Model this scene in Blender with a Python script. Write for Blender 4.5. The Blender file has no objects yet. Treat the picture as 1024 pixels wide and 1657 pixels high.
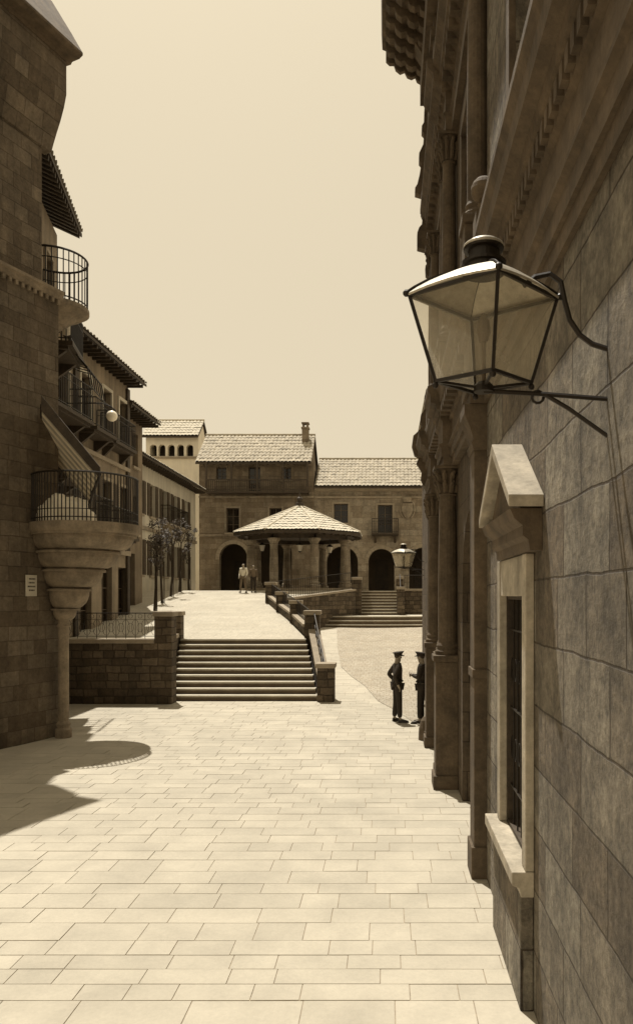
import bpy, bmesh, math, random
from mathutils import Vector, Matrix, noise
from mathutils.geometry import tessellate_polygon
random.seed(7)
scene = bpy.context.scene
col = scene.collection
R = math.radians
E0 = 3.1; FP = 1200.0; CX = 625.0; CY = 965.0
def P(px, py, d): return Vector(((px-CX)/FP*d, d, E0-(py-CY)/FP*d))
WO = {}
# ---------------------------------------------------------------- materials
def S(v, a=1.0):
    t = min(1, max(0, (v-.02)/.40))
    return (v*1.14, v*1.14*(.68+.23*t), v*1.14*(.37+.35*t), 1)
def newmat(name):
    m = bpy.data.materials.new(name); m.use_nodes = True
    nt = m.node_tree; b = nt.nodes['Principled BSDF']
    return m, nt, b
def nmath(nt, op, a, b=None, c=None):
    n = nt.nodes.new('ShaderNodeMath'); n.operation = op
    for i, x in enumerate((a, b, c)):
        if x is None: continue
        if hasattr(x, 'is_linked'): nt.links.new(x, n.inputs[i])
        else: n.inputs[i].default_value = x
    return n.outputs[0]
def nnoise(nt, vec, scale, detail=5, rough=.6):
    n = nt.nodes.new('ShaderNodeTexNoise'); n.inputs['Scale'].default_value = scale
    n.inputs['Detail'].default_value = detail; n.inputs['Roughness'].default_value = rough
    nt.links.new(vec, n.inputs['Vector']); return n
def nmul(nt, colout, fac):
    n = nt.nodes.new('ShaderNodeVectorMath'); n.operation = 'SCALE'
    nt.links.new(colout, n.inputs[0]); nt.links.new(fac, n.inputs['Scale']); return n.outputs[0]
def nrange(nt, v, lo, hi, a=0.3, b=0.7):
    n = nt.nodes.new('ShaderNodeMapRange'); nt.links.new(v, n.inputs[0])
    n.inputs[1].default_value = a; n.inputs[2].default_value = b
    n.inputs[3].default_value = lo; n.inputs[4].default_value = hi; return n.outputs[0]
def streak(nt, pos):
    vm = nt.nodes.new('ShaderNodeVectorMath'); vm.operation = 'MULTIPLY'; vm.inputs[1].default_value = (3.5, 3.5, .35)
    nt.links.new(pos, vm.inputs[0]); n = nnoise(nt, vm.outputs[0], 1, 5, .6); return n.outputs['Fac']
def stone(name, v, bw=.9, bh=.45, mort=.5, ms=.012, var=.25, bump=.5, dist=.03, rough=.9, ground=False, stain=.35, st=.15, bd=.03, k3=2.0, speck=(.74, 1.2)):
    m, nt, b = newmat(name); L = nt.links
    g = nt.nodes.new('ShaderNodeNewGeometry'); pos = g.outputs['Position']
    sp = nt.nodes.new('ShaderNodeSeparateXYZ'); L.new(pos, sp.inputs[0])
    cb = nt.nodes.new('ShaderNodeCombineXYZ')
    if ground:
        L.new(sp.outputs[0], cb.inputs[0]); L.new(sp.outputs[1], cb.inputs[1])
    else:
        L.new(nmath(nt, 'ADD', sp.outputs[0], sp.outputs[1]), cb.inputs[0]); L.new(sp.outputs[2], cb.inputs[1])
    dn = nnoise(nt, pos, 1.3, 4)
    sc = nt.nodes.new('ShaderNodeVectorMath'); sc.operation = 'SCALE'; sc.inputs['Scale'].default_value = dist*2
    sub = nt.nodes.new('ShaderNodeVectorMath'); sub.operation = 'SUBTRACT'; sub.inputs[1].default_value = (.5, .5, .5)
    L.new(dn.outputs['Color'], sub.inputs[0]); L.new(sub.outputs[0], sc.inputs[0])
    ad = nt.nodes.new('ShaderNodeVectorMath'); L.new(cb.outputs[0], ad.inputs[0]); L.new(sc.outputs[0], ad.inputs[1])
    br = nt.nodes.new('ShaderNodeTexBrick'); L.new(ad.outputs[0], br.inputs['Vector'])
    br.inputs['Scale'].default_value = 1; br.inputs['Brick Width'].default_value = bw; br.inputs['Row Height'].default_value = bh
    br.inputs['Mortar Size'].default_value = ms; br.inputs['Mortar Smooth'].default_value = .6; br.inputs['Bias'].default_value = 0
    br.offset = .43; br.squash = .72; br.squash_frequency = 3
    br.inputs['Color1'].default_value = S(v*(1+var)); br.inputs['Color2'].default_value = S(v*(1-var)); br.inputs['Mortar'].default_value = S(v*mort)
    n1 = nnoise(nt, pos, .9, 8, .7); n2 = nnoise(nt, pos, 14, 6, .7); n3 = nnoise(nt, pos, 5, 8, .75)
    f = nmath(nt, 'MULTIPLY', nrange(nt, n1.outputs['Fac'], 1-stain, 1+stain*.6), nrange(nt, n2.outputs['Fac'], *speck))
    f = nmath(nt, 'MULTIPLY', f, nrange(nt, n3.outputs['Fac'], 1-stain*.6, 1+stain*.5))
    if not ground: f = nmath(nt, 'MULTIPLY', f, nrange(nt, streak(nt, pos), 1-st*1.6, 1+st))
    L.new(nmul(nt, br.outputs['Color'], f), b.inputs['Base Color'])
    b.inputs['Roughness'].default_value = rough
    h = nmath(nt, 'MULTIPLY', br.outputs['Fac'], -1.0)
    h2 = nmath(nt, 'ADD', h, nmath(nt, 'MULTIPLY', n3.outputs['Fac'], k3))
    h3 = nmath(nt, 'ADD', h2, nmath(nt, 'MULTIPLY', n2.outputs['Fac'], k3*.35))
    bp = nt.nodes.new('ShaderNodeBump'); bp.inputs['Strength'].default_value = bump; bp.inputs['Distance'].default_value = bd
    L.new(h3, bp.inputs['Height']); L.new(bp.outputs[0], b.inputs['Normal'])
    return m
def plain(name, v, var=.25, scale=3, rough=.8, metal=0, bump=.2, tone=False, fine=20, big=0, stk=0):
    m, nt, b = newmat(name); L = nt.links
    g = nt.nodes.new('ShaderNodeNewGeometry'); pos = g.outputs['Position']
    n1 = nnoise(nt, pos, scale, 7, .65); n2 = nnoise(nt, pos, fine, 5, .7)
    f = nmath(nt, 'MULTIPLY', nrange(nt, n1.outputs['Fac'], 1-var, 1+var), nrange(nt, n2.outputs['Fac'], 1-var*.5, 1+var*.5))
    if tone:
        a = nt.nodes.new('ShaderNodeAttribute'); a.attribute_name = 'tone'
        f = nmath(nt, 'MULTIPLY', f, a.outputs['Fac'])
    if big:
        n4 = nnoise(nt, pos, .28, 5, .6); f = nmath(nt, 'MULTIPLY', f, nrange(nt, n4.outputs['Fac'], 1-big, 1+big*.5))
    if stk: f = nmath(nt, 'MULTIPLY', f, nrange(nt, streak(nt, pos), 1-stk*1.5, 1+stk))
    rgb = nt.nodes.new('ShaderNodeRGB'); rgb.outputs[0].default_value = S(v)
    L.new(nmul(nt, rgb.outputs[0], f), b.inputs['Base Color'])
    b.inputs['Roughness'].default_value = rough; b.inputs['Metallic'].default_value = metal
    if bump:
        bp = nt.nodes.new('ShaderNodeBump'); bp.inputs['Strength'].default_value = bump; bp.inputs['Distance'].default_value = .02
        L.new(nmath(nt, 'ADD', n1.outputs['Fac'], nmath(nt, 'MULTIPLY', n2.outputs['Fac'], .4)), bp.inputs['Height']); L.new(bp.outputs[0], b.inputs['Normal'])
    return m
M = {}
M['slab'] = plain('paving_slab', .405, .12, 1.6, .85, 0, .3, True, 25, .12)
M['joint'] = plain('paving_joint', .27, .3, 4)
M['cobble'] = stone('cobbles', .36, .2, .13, .72, .014, .1, .5, .03, .85, True, .18, speck=(.85, 1.1))
M['terrace'] = stone('terrace_paving', .42, 1.1, .7, .8, .012, .05, .2, .05, .9, True, .12)
M['earth'] = plain('earth', .2, .3, .5)
M['ashlarA'] = stone('ashlar_dark', .165, .62, .31, .6, .010, .28, .8, bd=.04)
M['ashlarR'] = stone('ashlar_near', .29, .95, .46, .42, .010, .26, 1.0, .035, .9, False, .5, .22, bd=.08, k3=1.7, speck=(.5, 1.4))
M['ashlarR2'] = stone('ashlar_carved', .11, .8, .45, .6, .01, .2, .7, .01)
M['trimR'] = plain('carved_trim', .1, .4, 3, .85, 0, .7, stk=.18)
M['trimL'] = plain('light_trim', .36, .3, 4, .85, 0, .5, stk=.15)
M['trimA'] = plain('corbel_stone', .22, .35, 3, .85, 0, .6, stk=.15)
M['rubble'] = stone('rubble', .11, .42, .22, .55, .02, .4, 1, .09)
M['coping'] = plain('coping', .28, .2, 3, .85, 0, .3)
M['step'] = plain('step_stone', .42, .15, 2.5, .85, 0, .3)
M['riser_shade'] = plain('riser_shade_stone', .12, .2, 2.5, .85, 0, .3)  # darker than the treads: the shade on the risers is put into the colour
M['arcade'] = plain('arcade_shadow_wall', .07, .2, 2.5, .85, 0, .3)  # shade inside the arcades is painted in as a dark wall colour
M['wallE'] = stone('brown_ashlar', .2, .7, .35, .7, .012, .2, .5)
M['wallF'] = stone('tan_ashlar', .27, .8, .4, .75, .012, .18, .5)
M['plaster'] = plain('lime_plaster', .48, .12, 1, .9, 0, .2, stk=.12)
M['whitewash'] = plain('whitewash', .72, .08, 1, .9, 0, .2, stk=.06)
M['plasterB'] = plain('dull_plaster', .23, .3, .8, .9, 0, .3, stk=.2)
M['plasterB2'] = plain('grey_plaster', .18, .3, .8, .9, 0, .3, stk=.2)
M['tile'] = plain('clay_tile', .38, .3, 2.2, .85, 0, .3, False, 7)
M['tileg'] = plain('pale_clay_tile', .5, .13, 2.2, .85, 0, .3, False, 7)
M['wood'] = plain('dark_wood', .045, .4, 5, .7, 0, .3)
M['iron'] = plain('black_iron', .018, .2, 8, .5, .3, .1)
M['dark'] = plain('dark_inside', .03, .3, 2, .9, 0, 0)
M['pane'] = plain('window_glass', .015, .2, 2, .12, 0, 0)
M['frame'] = plain('painted_frame', .09, .2, 4, .6, 0, 0)
M['shutter'] = plain('shutter_paint', .07, .2, 4, .7, 0, .1)
M['globe'] = plain('opal_globe', .88, .05, 3, .3, 0, 0)
M['lampglass'] = plain('dull_lamp_glass', .4, .15, 3, .3, 0, 0)
M['cloth'] = plain('white_cloth', .85, .08, 3, .9, 0, .4)
M['leaf'] = plain('leaf', .045, .5, 4, .7, 0, 0)
M['bark'] = plain('bark', .045, .3, 12, .9, 0, .5)
M['skin'] = plain('skin', .28, .1, 6, .6, 0, 0)
M['uniform'] = plain('dark_uniform', .028, .25, 10, .85, 0, .2)
M['uniform2'] = plain('dark_trousers', .022, .25, 10, .85, 0, .2)
M['shirt'] = plain('white_shirt', .6, .1, 10, .9, 0, .2)
M['trouserg'] = plain('grey_trousers', .13, .1, 10, .9, 0, .2)
M['leather'] = plain('black_leather', .015, .1, 10, .35, 0, 0)
M['zinc'] = plain('zinc_sheet', .42, .25, 5, .45, .3, .15)
M['plaque'] = plain('plaque_tile', .5, .1, 3, .4, 0, 0)
m, nt, b = newmat('lantern_glass')
tr = nt.nodes.new('ShaderNodeBsdfTransparent'); tr.inputs[0].default_value = (.97, .95, .9, 1)
tl = nt.nodes.new('ShaderNodeBsdfTranslucent'); tl.inputs[0].default_value = (.85, .78, .62, 1)
m1 = nt.nodes.new('ShaderNodeMixShader'); m1.inputs[0].default_value = .35
mx = nt.nodes.new('ShaderNodeMixShader')
g = nt.nodes.new('ShaderNodeNewGeometry'); nz = nnoise(nt, g.outputs['Position'], 3, 4)
b.inputs['Base Color'].default_value = (.85, .78, .62, 1); b.inputs['Roughness'].default_value = .1
nt.links.new(tl.outputs[0], m1.inputs[1]); nt.links.new(b.outputs[0], m1.inputs[2])
nt.links.new(nrange(nt, nz.outputs['Fac'], .16, .32), mx.inputs[0])
nt.links.new(tr.outputs[0], mx.inputs[1]); nt.links.new(m1.outputs[0], mx.inputs[2])
nt.links.new(mx.outputs[0], nt.nodes['Material Output'].inputs['Surface'])
M['glass'] = m
# ---------------------------------------------------------------- mesh helpers
def fr_(o, u, n): return (Vector(o), Vector(u).normalized(), Vector(n).normalized())
WORLD = fr_((0, 0, 0), (1, 0, 0), (0, 1, 0))
def L3(fr, a, b, c): return fr[0]+fr[1]*a+fr[2]*b+Vector((0, 0, c))
class MB:
    def __init__(s): s.v = []; s.f = []; s.t = []
    def add(s, vs, fs, tone=1.0):
        o = len(s.v); s.v += [tuple(v) for v in vs]; s.f += [tuple(i+o for i in f) for f in fs]; s.t += [tone]*len(fs)
    def hexa(s, p, tone=1.0):
        s.add(p, [(0, 3, 2, 1), (4, 5, 6, 7), (0, 1, 5, 4), (1, 2, 6, 5), (2, 3, 7, 6), (3, 0, 4, 7)], tone); return s
    def box(s, a0, a1, b0, b1, c0, c1, fr=WORLD):
        return s.hexa([L3(fr, a0, b0, c0), L3(fr, a1, b0, c0), L3(fr, a1, b1, c0), L3(fr, a0, b1, c0),
                L3(fr, a0, b0, c1), L3(fr, a1, b0, c1), L3(fr, a1, b1, c1), L3(fr, a0, b1, c1)])
    def poly(s, pts, c0, c1):
        n = len(pts); s.add([(x, y, c0) for x, y in pts]+[(x, y, c1) for x, y in pts],
            [tuple(range(n-1, -1, -1)), tuple(range(n, 2*n))]+[(i, (i+1) % n, n+(i+1) % n, n+i) for i in range(n)]); return s
    def extr(s, fr, prof, a0, a1):
        n = len(prof)
        tris = tessellate_polygon([[Vector((b, c, 0)) for b, c in prof]])
        s.add([L3(fr, a0, b, c) for b, c in prof]+[L3(fr, a1, b, c) for b, c in prof],
            [tuple(t) for t in tris]+[tuple(n+i for i in reversed(t)) for t in tris]+[(i, n+i, n+(i+1) % n, (i+1) % n) for i in range(n)]); return s
    def lathe(s, cx, cy, prof, n=20, rot=0):
        vs = []
        for p in prof:
            r, z = p[0], p[1]; dx, dy = (p[2], p[3]) if len(p) > 2 else (0, 0)
            for k in range(n):
                a = rot+2*math.pi*k/n; vs.append((cx+dx+r*math.cos(a), cy+dy+r*math.sin(a), z))
        fs = []
        for j in range(len(prof)-1):
            for k in range(n):
                fs.append((j*n+k, j*n+(k+1) % n, (j+1)*n+(k+1) % n, (j+1)*n+k))
        fs.append(tuple(range(n-1, -1, -1))); fs.append(tuple((len(prof)-1)*n+k for k in range(n)))
        s.add(vs, fs); return s
    def sphere(s, c, r, n=12, sz=1):
        pr = [(max(r*math.sin(math.pi*j/n), .0005), c[2]-r*sz*math.cos(math.pi*j/n)) for j in range(n+1)]
        return s.lathe(c[0], c[1], pr, n*2)
    def tube(s, pts, r, n=6, closed=False):
        pts = [Vector(p) for p in pts]; N = len(pts)
        rs = r if isinstance(r, (list, tuple)) else [r]*N
        up = None; vs = []
        for i in range(N):
            t = (pts[(i+1) % N]-pts[i-1]) if closed else (pts[min(i+1, N-1)]-pts[max(i-1, 0)])
            if t.length < 1e-9: t = Vector((0, 0, 1))
            t.normalize()
            if up is None:
                up = Vector((0, 0, 1)) if abs(t.z) < .9 else Vector((1, 0, 0))
            e = up-t*up.dot(t)
            if e.length < 1e-6: e = t.orthogonal()
            e.normalize(); up = e; q = t.cross(e)
            for k in range(n):
                a = 2*math.pi*(k+.5)/n; vs.append(pts[i]+(e*math.cos(a)+q*math.sin(a))*rs[i])
        fs = []
        for i in range(N if closed else N-1):
            j = (i+1) % N
            for k in range(n): fs.append((i*n+k, i*n+(k+1) % n, j*n+(k+1) % n, j*n+k))
        if not closed: fs += [tuple(range(n-1, -1, -1)), tuple((N-1)*n+k for k in range(n))]
        s.add(vs, fs); return s
    def bar(s, a, b, r): return s.tube([a, b], r, 4)
    def build(s, name, mat, parent=None, bevel=0, smooth=False, recalc=True, origin=None):
        xs = [v[0] for v in s.v]; ys = [v[1] for v in s.v]; zs = [v[2] for v in s.v]
        o = Vector(((min(xs)+max(xs))/2, (min(ys)+max(ys))/2, min(zs))) if origin is None else Vector(origin)
        me = bpy.data.meshes.new(name)
        me.from_pydata([Vector(v)-o for v in s.v], [], s.f)
        if any(t != 1.0 for t in s.t):
            at = me.attributes.new('tone', 'FLOAT', 'FACE'); at.data.foreach_set('value', s.t)
        if recalc:
            bm = bmesh.new(); bm.from_mesh(me); bmesh.ops.recalc_face_normals(bm, faces=bm.faces); bm.to_mesh(me); bm.free()
        if smooth: me.polygons.foreach_set('use_smooth', [True]*len(me.polygons))
        me.materials.append(mat)
        ob = bpy.data.objects.new(name, me); col.objects.link(ob)
        if parent is not None: ob.parent = parent; ob.location = o-WO[parent.name]
        else: ob.location = o
        WO[ob.name] = o
        if bevel:
            md = ob.modifiers.new('bevel', 'BEVEL'); md.width = bevel; md.segments = 2; md.limit_method = 'ANGLE'; md.angle_limit = R(40)
        return ob
def tag(o, label, cat, group=None):
    o['label'] = label; o['category'] = cat
    if group: o['group'] = group
    return o
def struct(o): o['kind'] = 'structure'; return o
def thing(name, loc, label, cat, group=None):
    o = bpy.data.objects.new(name, None); col.objects.link(o); o.location = loc; o.empty_display_size = .2
    WO[o.name] = Vector(loc); return tag(o, label, cat, group)
def copy_tree(o, parent=None):
    c = o.copy(); col.objects.link(c); c.parent = parent
    for ch in list(o.children): copy_tree(ch, c)
    return c
def holed(mb, fr, outline, holes, t):
    loops = [outline]+holes
    tris = tessellate_polygon([[Vector((a, c, 0)) for a, c in Lp] for Lp in loops])
    flat = [p for Lp in loops for p in Lp]; n = len(flat)
    vs = [L3(fr, a, 0, c) for a, c in flat]+[L3(fr, a, -t, c) for a, c in flat]
    fs = [tuple(x) for x in tris]+[tuple(n+i for i in reversed(x)) for x in tris]
    o = 0
    for Lp in loops:
        k = len(Lp)
        for i in range(k): fs.append((o+i, o+(i+1) % k, n+o+(i+1) % k, n+o+i))
        o += k
    mb.add(vs, fs); return mb
def rect(a0, a1, c0, c1): return [(a0, c0), (a1, c0), (a1, c1), (a0, c1)]
def arch(a0, a1, c0, top, n=12):
    r = (a1-a0)/2; m_ = (a0+a1)/2; cs = top-r
    return [(a0, c0), (a1, c0)]+[(m_+r*math.cos(math.pi*k/n), cs+r*math.sin(math.pi*k/n)) for k in range(n+1)]
def window(root, fr, a0, a1, c0, c1, t=.22, cols=2, rows=3, sill=True, trim=0, trimmat=None, fm='frame', mw=.05, shut=False):
    f = MB(); w = mw
    f.box(a0, a1, -t, -t+.05, c0, c0+w, fr); f.box(a0, a1, -t, -t+.05, c1-w, c1, fr)
    f.box(a0, a0+w, -t, -t+.05, c0+w, c1-w, fr); f.box(a1-w, a1, -t, -t+.05, c0+w, c1-w, fr)
    for k in range(1, cols):
        x = a0+(a1-a0)*k/cols; f.box(x-w*.4, x+w*.4, -t+.003, -t+.045, c0+w, c1-w, fr)
    for k in range(1, rows):
        z = c0+(c1-c0)*k/rows; f.box(a0+w, a1-w, -t+.006, -t+.04, z-w*.3, z+w*.3, fr)
    wo = f.build('window', M[fm], root)
    MB().box(a0+.002, a1-.002, -t-.05, -t-.005, c0+.002, c1-.002, fr).build('pane', M['pane'], wo)
    if sill: MB().box(a0-.1, a1+.1, .003, .1, c0-.12, c0-.003, fr).build('sill', M['coping'], wo, .01)
    if trim:
        q = MB(); q.box(a0-trim, a0, .002, .06, c0, c1+trim, fr).box(a1, a1+trim, .002, .06, c0, c1+trim, fr).box(a0, a1, .002, .07, c1, c1+trim, fr)
        q.build('surround', trimmat or M['coping'], wo)
    if shut:
        for (x0, x1) in ((a0-(a1-a0)*.5-.02, a0-.02), (a1+.02, a1+(a1-a0)*.5+.02)):
            q = MB().box(x0, x1, .01, .05, c0, c1, fr)
            k = c0+.08
            while k < c1-.08: q.box(x0+.05, x1-.05, .05, .065, k, k+.03, fr); k += .07
            q.build('shutter', M['shutter'], wo)
    return wo
def rail_path(mb, pts, h, sp=.12, r=.009, lo=.08, rr=.018):
    pts = [Vector(p) for p in pts]
    mb.tube([p+Vector((0, 0, h)) for p in pts], rr, 6); mb.tube([p+Vector((0, 0, lo)) for p in pts], rr*.7, 4)
    for i in range(len(pts)-1):
        a, b_ = pts[i], pts[i+1]; n = max(1, round((b_-a).length/sp))
        for k in range(n+(1 if i == len(pts)-2 else 0)):
            q = a.lerp(b_, k/n); mb.bar(q+Vector((0, 0, 0)), q+Vector((0, 0, h)), r)
    return mb
def balcony(root, fr, a0, a1, c, out, h=1.0, sp=.12, name='balcony', mat='coping'):
    q = MB().box(a0, a1, .003, out, c-.12, c, fr)
    q.box(a0+.05, a1-.05, .003, out-.12, c-.2, c-.12, fr)
    for a in (a0+.25, a1-.25):
        q.add([L3(fr, a-.07, .003, c-.2), L3(fr, a+.07, .003, c-.2), L3(fr, a+.07, .003, c-.65), L3(fr, a-.07, .003, c-.65), L3(fr, a-.07, out*.75, c-.2), L3(fr, a+.07, out*.75, c-.2)],
              [(0, 1, 2, 3), (0, 4, 5, 1), (3, 2, 5, 4), (0, 3, 4), (1, 5, 2)])
    bo = q.build(name, M[mat], root)
    pts = [L3(fr, a0+.04, .02, c), L3(fr, a0+.04, out-.05, c), L3(fr, a1-.04, out-.05, c), L3(fr, a1-.04, .02, c)]
    q = rail_path(MB(), pts, h, sp, .013, .08, .024)
    q.tube([p+Vector((0, 0, h*.8)) for p in pts], .012, 4)
    q.build('railing', M['iron'], bo)
    return bo
def tiles(mb, p0, u, s, W, L, pitch=.24, row=.42, amp=.055, clampf=None, ns=6):
    p0 = Vector(p0); u = Vector(u).normalized(); s_ = Vector(s).normalized(); n = u.cross(s_)
    if n.z < 0: n = -n
    nt_ = max(1, round(W/pitch)); nr = max(1, round(L/row)); pw = W/nt_; rl = L/nr
    jit = [[random.uniform(-.008, .012) for _ in range(nt_+1)] for _ in range(nr)]
    for j in range(nr):
        vs = []
        for e in (0, 1):
            v = j*rl if e == 0 else (j+1)*rl+.02; v = min(v, L)
            for i in range(nt_*ns+1):
                a = W*i/(nt_*ns); h = amp*abs(math.sin(math.pi*a/pw)) + (.03 if e == 0 else 0)+jit[j][min(i//ns, nt_)]
                if clampf:
                    lo, hi = clampf(v); a = min(max(a, lo), hi)
                vs.append(p0+u*a+s_*v+n*h)
        k = nt_*ns+1
        mb.add(vs, [(i, i+1, k+i+1, k+i) for i in range(k-1)])
    return mb
def rafters(q, fr, a0, a1, c, out, sp=.35, slope=.0, sz=.06):
    a = a0
    while a < a1:
        q.hexa([L3(fr, a, -.05, c-sz*2), L3(fr, a+sz, -.05, c-sz*2), L3(fr, a+sz, out, c-sz*2-slope*out), L3(fr, a, out, c-sz*2-slope*out),
                L3(fr, a, -.05, c), L3(fr, a+sz, -.05, c), L3(fr, a+sz, out, c-slope*out), L3(fr, a, out, c-slope*out)]); a += sp
    return q
def gable_roof(root, x0, x1, yf, yr, zf, zr, mat, wallmat, pitch=.26, raf=None):
    sv = Vector((0, yr-yf, zr-zf)); Ls = sv.length
    q = tiles(MB(), (x0, yf, zf+.1), (1, 0, 0), sv, x1-x0, Ls, pitch)
    yb = 2*yr-yf
    r_ = q.build('roof', mat, root, recalc=False)
    d = MB().hexa([(x0, yf+.02, zf-.05), (x1, yf+.02, zf-.05), (x1, yr, zr-.05), (x0, yr, zr-.05), (x0, yf+.02, zf+.07), (x1, yf+.02, zf+.07), (x1, yr, zr+.07), (x0, yr, zr+.07)])
    d.hexa([(x0, yr+.003, zr-.05), (x1, yr+.003, zr-.05), (x1, yb, zf-.05), (x0, yb, zf-.05), (x0, yr+.003, zr+.07), (x1, yr+.003, zr+.07), (x1, yb, zf+.07), (x0, yb, zf+.07)])
    if raf: rafters(d, *raf)
    d.build('roof_deck', M['wood'], r_)
    MB().tube([(x0, yr, zr+.14), (x1, yr, zr+.14)], .1, 10).build('ridge', mat, r_)
    for xa in (x0+.15, x1-.4):
        g_ = MB(); g_.add([(x_, y_, z_) for x_ in (xa, xa+.25) for y_, z_ in ((yf+.6, zf-.06), (yb-.6, zf-.06), (yb-.6, zf+.1), (yr, zr-.08), (yf+.6, zf+.1))],
            [(0, 1, 2, 3, 4), (9, 8, 7, 6, 5)]+[(i, (i+1) % 5, 5+(i+1) % 5, 5+i) for i in range(5)])
        g_.build('gable', wallmat, root)
    return r_
# ---------------------------------------------------------------- ground
struct(MB().box(-400, 400, -60, 600, -.5, -.08).build('ground', M['earth']))
KR = .106
def H(d): return max(0, (d-21.9)*KR)
def edge(d):
    if d < 21.9: return -12.5
    if d < 25: return -1.75-.9*(d-21.9)/3.1
    if d < 34: return -2.5-2.8*(d-25)/9
    return -5.3
pv = MB(); y = 1.0
while y < 37:
    h = random.choice((.24, .27, .3, .33, .36)); y1 = y+h
    if y < 21.9 < y1: y1 = 21.9
    x = edge(y1-.01)-random.random()*.8
    while x < (1.25 if y < 16.3 else 7):
        w = random.choice((.38, .45, .52, .6, .7, .85)); g_ = .002
        X0, X1 = x+g_, x+w-g_; a, b_ = y+g_, y1-g_
        dz = random.uniform(-.002, .002); t = random.uniform(.93, 1.04); sk = random.uniform(-.004, .004)
        xe = edge(a+.01)
        X0c = max(X0, xe) if y >= 21.9 else X0
        if X1-X0c >= .05:
            za, zb = H(a)+dz, H(b_)+dz
            pv.hexa([(X0c-.001, a-.001, za-.05), (X1+.001, a-.001+sk, za-.05), (X1+.001, b_+.001, zb-.05), (X0c-.001, b_+.001, zb-.05),
                     (X0c+.0025, a+.0025, za), (X1-.0025, a+.0025+sk, za), (X1-.0025, b_-.0025, zb), (X0c+.0025, b_-.0025, zb)], t)
        x += w
    y = y1
struct(pv.build('pavement', M['slab']))
q = MB(); q.add([(-20, 0, -.007), (7, 0, -.007), (7, 21.9, -.007), (-20, 21.9, -.007)], [(0, 1, 2, 3)])
q.add([(-7, 21.9, -.007), (7, 21.9, -.007), (7, 37, H(37)-.007), (-7, 37, H(37)-.007)], [(0, 1, 2, 3)])
struct(q.build('pavement_bed', M['joint']))
crv = [(.93, 16.4), (.80, 17.6), (.25, 20.1), (-.25, 21.9), (-.70, 23.9), (-1.2, 25.3), (-1.64, 26.9), (-2.05, 31), (-2.38, 35.7), (-2.4, 36.5)]
q = MB()
for i in range(len(crv)-1):
    (xa, ya), (xb, yb) = crv[i], crv[i+1]
    q.add([(xa, ya, H(ya)+.012), (7, ya, H(ya)+.012), (7, yb, H(yb)+.012), (xb, yb, H(yb)+.012)], [(0, 1, 2, 3)])
struct(q.build('road', M['cobble']))
def T(d): return 1.68 if d < 24.9 else (3.4 if d > 39 else 1.68+(d-24.9)*1.72/14.1)
def strip(q, ya, yb, xa, xb, xl=-24):
    q.hexa([(xl, ya, -.3), (xa, ya, -.3), (xb, yb, -.3), (xl, yb, -.3), (xl, ya, T(ya)), (xa, ya, T(ya)), (xb, yb, T(yb)), (xl, yb, T(yb))])
q = MB()
strip(q, 21.75, 24.88, -6.95, -6.95); strip(q, 24.9, 34, -2.7, -5.3); strip(q, 34, 38.7, -5.3, -1.75); strip(q, 38.7, 39, -1.75, -1.75); strip(q, 39, 41.4, -1.75, -1.75); strip(q, 41.4, 66, 8, 8)
struct(q.build('terrace', M['terrace'], recalc=True))
# ---------------------------------------------------------------- main staircase
st = thing('stone_staircase', (-4.4, 22, 0), 'broad flight of ten pale stone steps climbing to the bright terrace', 'stairs')
for i in range(10):
    xl = -6.42-.045*i-.02; xr = -2.05-.069*i
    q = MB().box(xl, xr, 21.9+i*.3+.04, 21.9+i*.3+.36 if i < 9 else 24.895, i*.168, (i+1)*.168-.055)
    s_ = q.build('step', M['riser_shade'], st)
    MB().box(xl+.001, xr-.001, 21.9+i*.3, 21.9+i*.3+.33 if i < 9 else 24.895, (i+1)*.168-.053, (i+1)*.168).build('tread', M['step'], s_, .014)
def post(x, y_, w, z0, z1, label, group=None, mat='rubble'):
    t = thing('stone_post', (x, y_, z0), label, 'post', group)
    MB().box(x-w/2, x+w/2, y_-w/2, y_+w/2, z0, z1-.14).build('shaft', M[mat], t, .012)
    MB().box(x-w/2-.04, x+w/2+.04, y_-w/2-.04, y_+w/2+.04, z1-.14, z1).build('cap', M['coping'], t, .02)
    return t
post(-6.4, 21.5, .5, 0, 2.66, 'tall square stone pillar at the left foot of the broad staircase')
post(-6.98, 24.75, .36, 1.68, 2.6, 'stone pillar at the left top of the broad staircase')
post(-1.78, 21.95, .5, 0, 1.13, 'square stone newel at the right foot of the broad staircase')
post(-2.5, 25.15, .5, 0.2, 2.62, 'wide stone pillar at the right top of the broad staircase')
post(-3.45, 28.3, .42, .5, 2.95, 'stone post nearest behind the pillar at the stair top')
post(-4.4, 31.2, .42, .8, 3.3, 'middle stone post of the stepped terrace parapet')
post(-5.3, 34.1, .46, 1.0, 3.75, 'farthest and tallest stone post of the stepped terrace parapet')
w_ = thing('retaining_wall', (-9.5, 21.5, 0), 'rough dark stone wall holding the terrace left of the staircase', 'wall')
MB().box(-24, -6.66, 21.3, 21.75, -.1, 1.74).build('masonry', M['rubble'], w_)
MB().box(-24, -6.66, 21.24, 21.8, 1.743, 1.87).build('coping', M['coping'], w_, .015)
w_ = thing('retaining_wall', (-6.8, 23, 0), 'stone side wall flanking the left of the staircase', 'wall')
MB().poly([(-6.65, 21.76), (-6.44, 21.76), (-6.87, 24.55), (-7.15, 24.55)], 0, 1.74).build('masonry', M['rubble'], w_)
MB().poly([(-6.67, 21.77), (-6.42, 21.77), (-6.85, 24.56), (-7.17, 24.56)], 1.743, 1.87).build('coping', M['coping'], w_)
w_ = thing('sloping_parapet', (-2.2, 23.5, 0), 'sloping stone parapet on the right of the staircase', 'wall')
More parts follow.
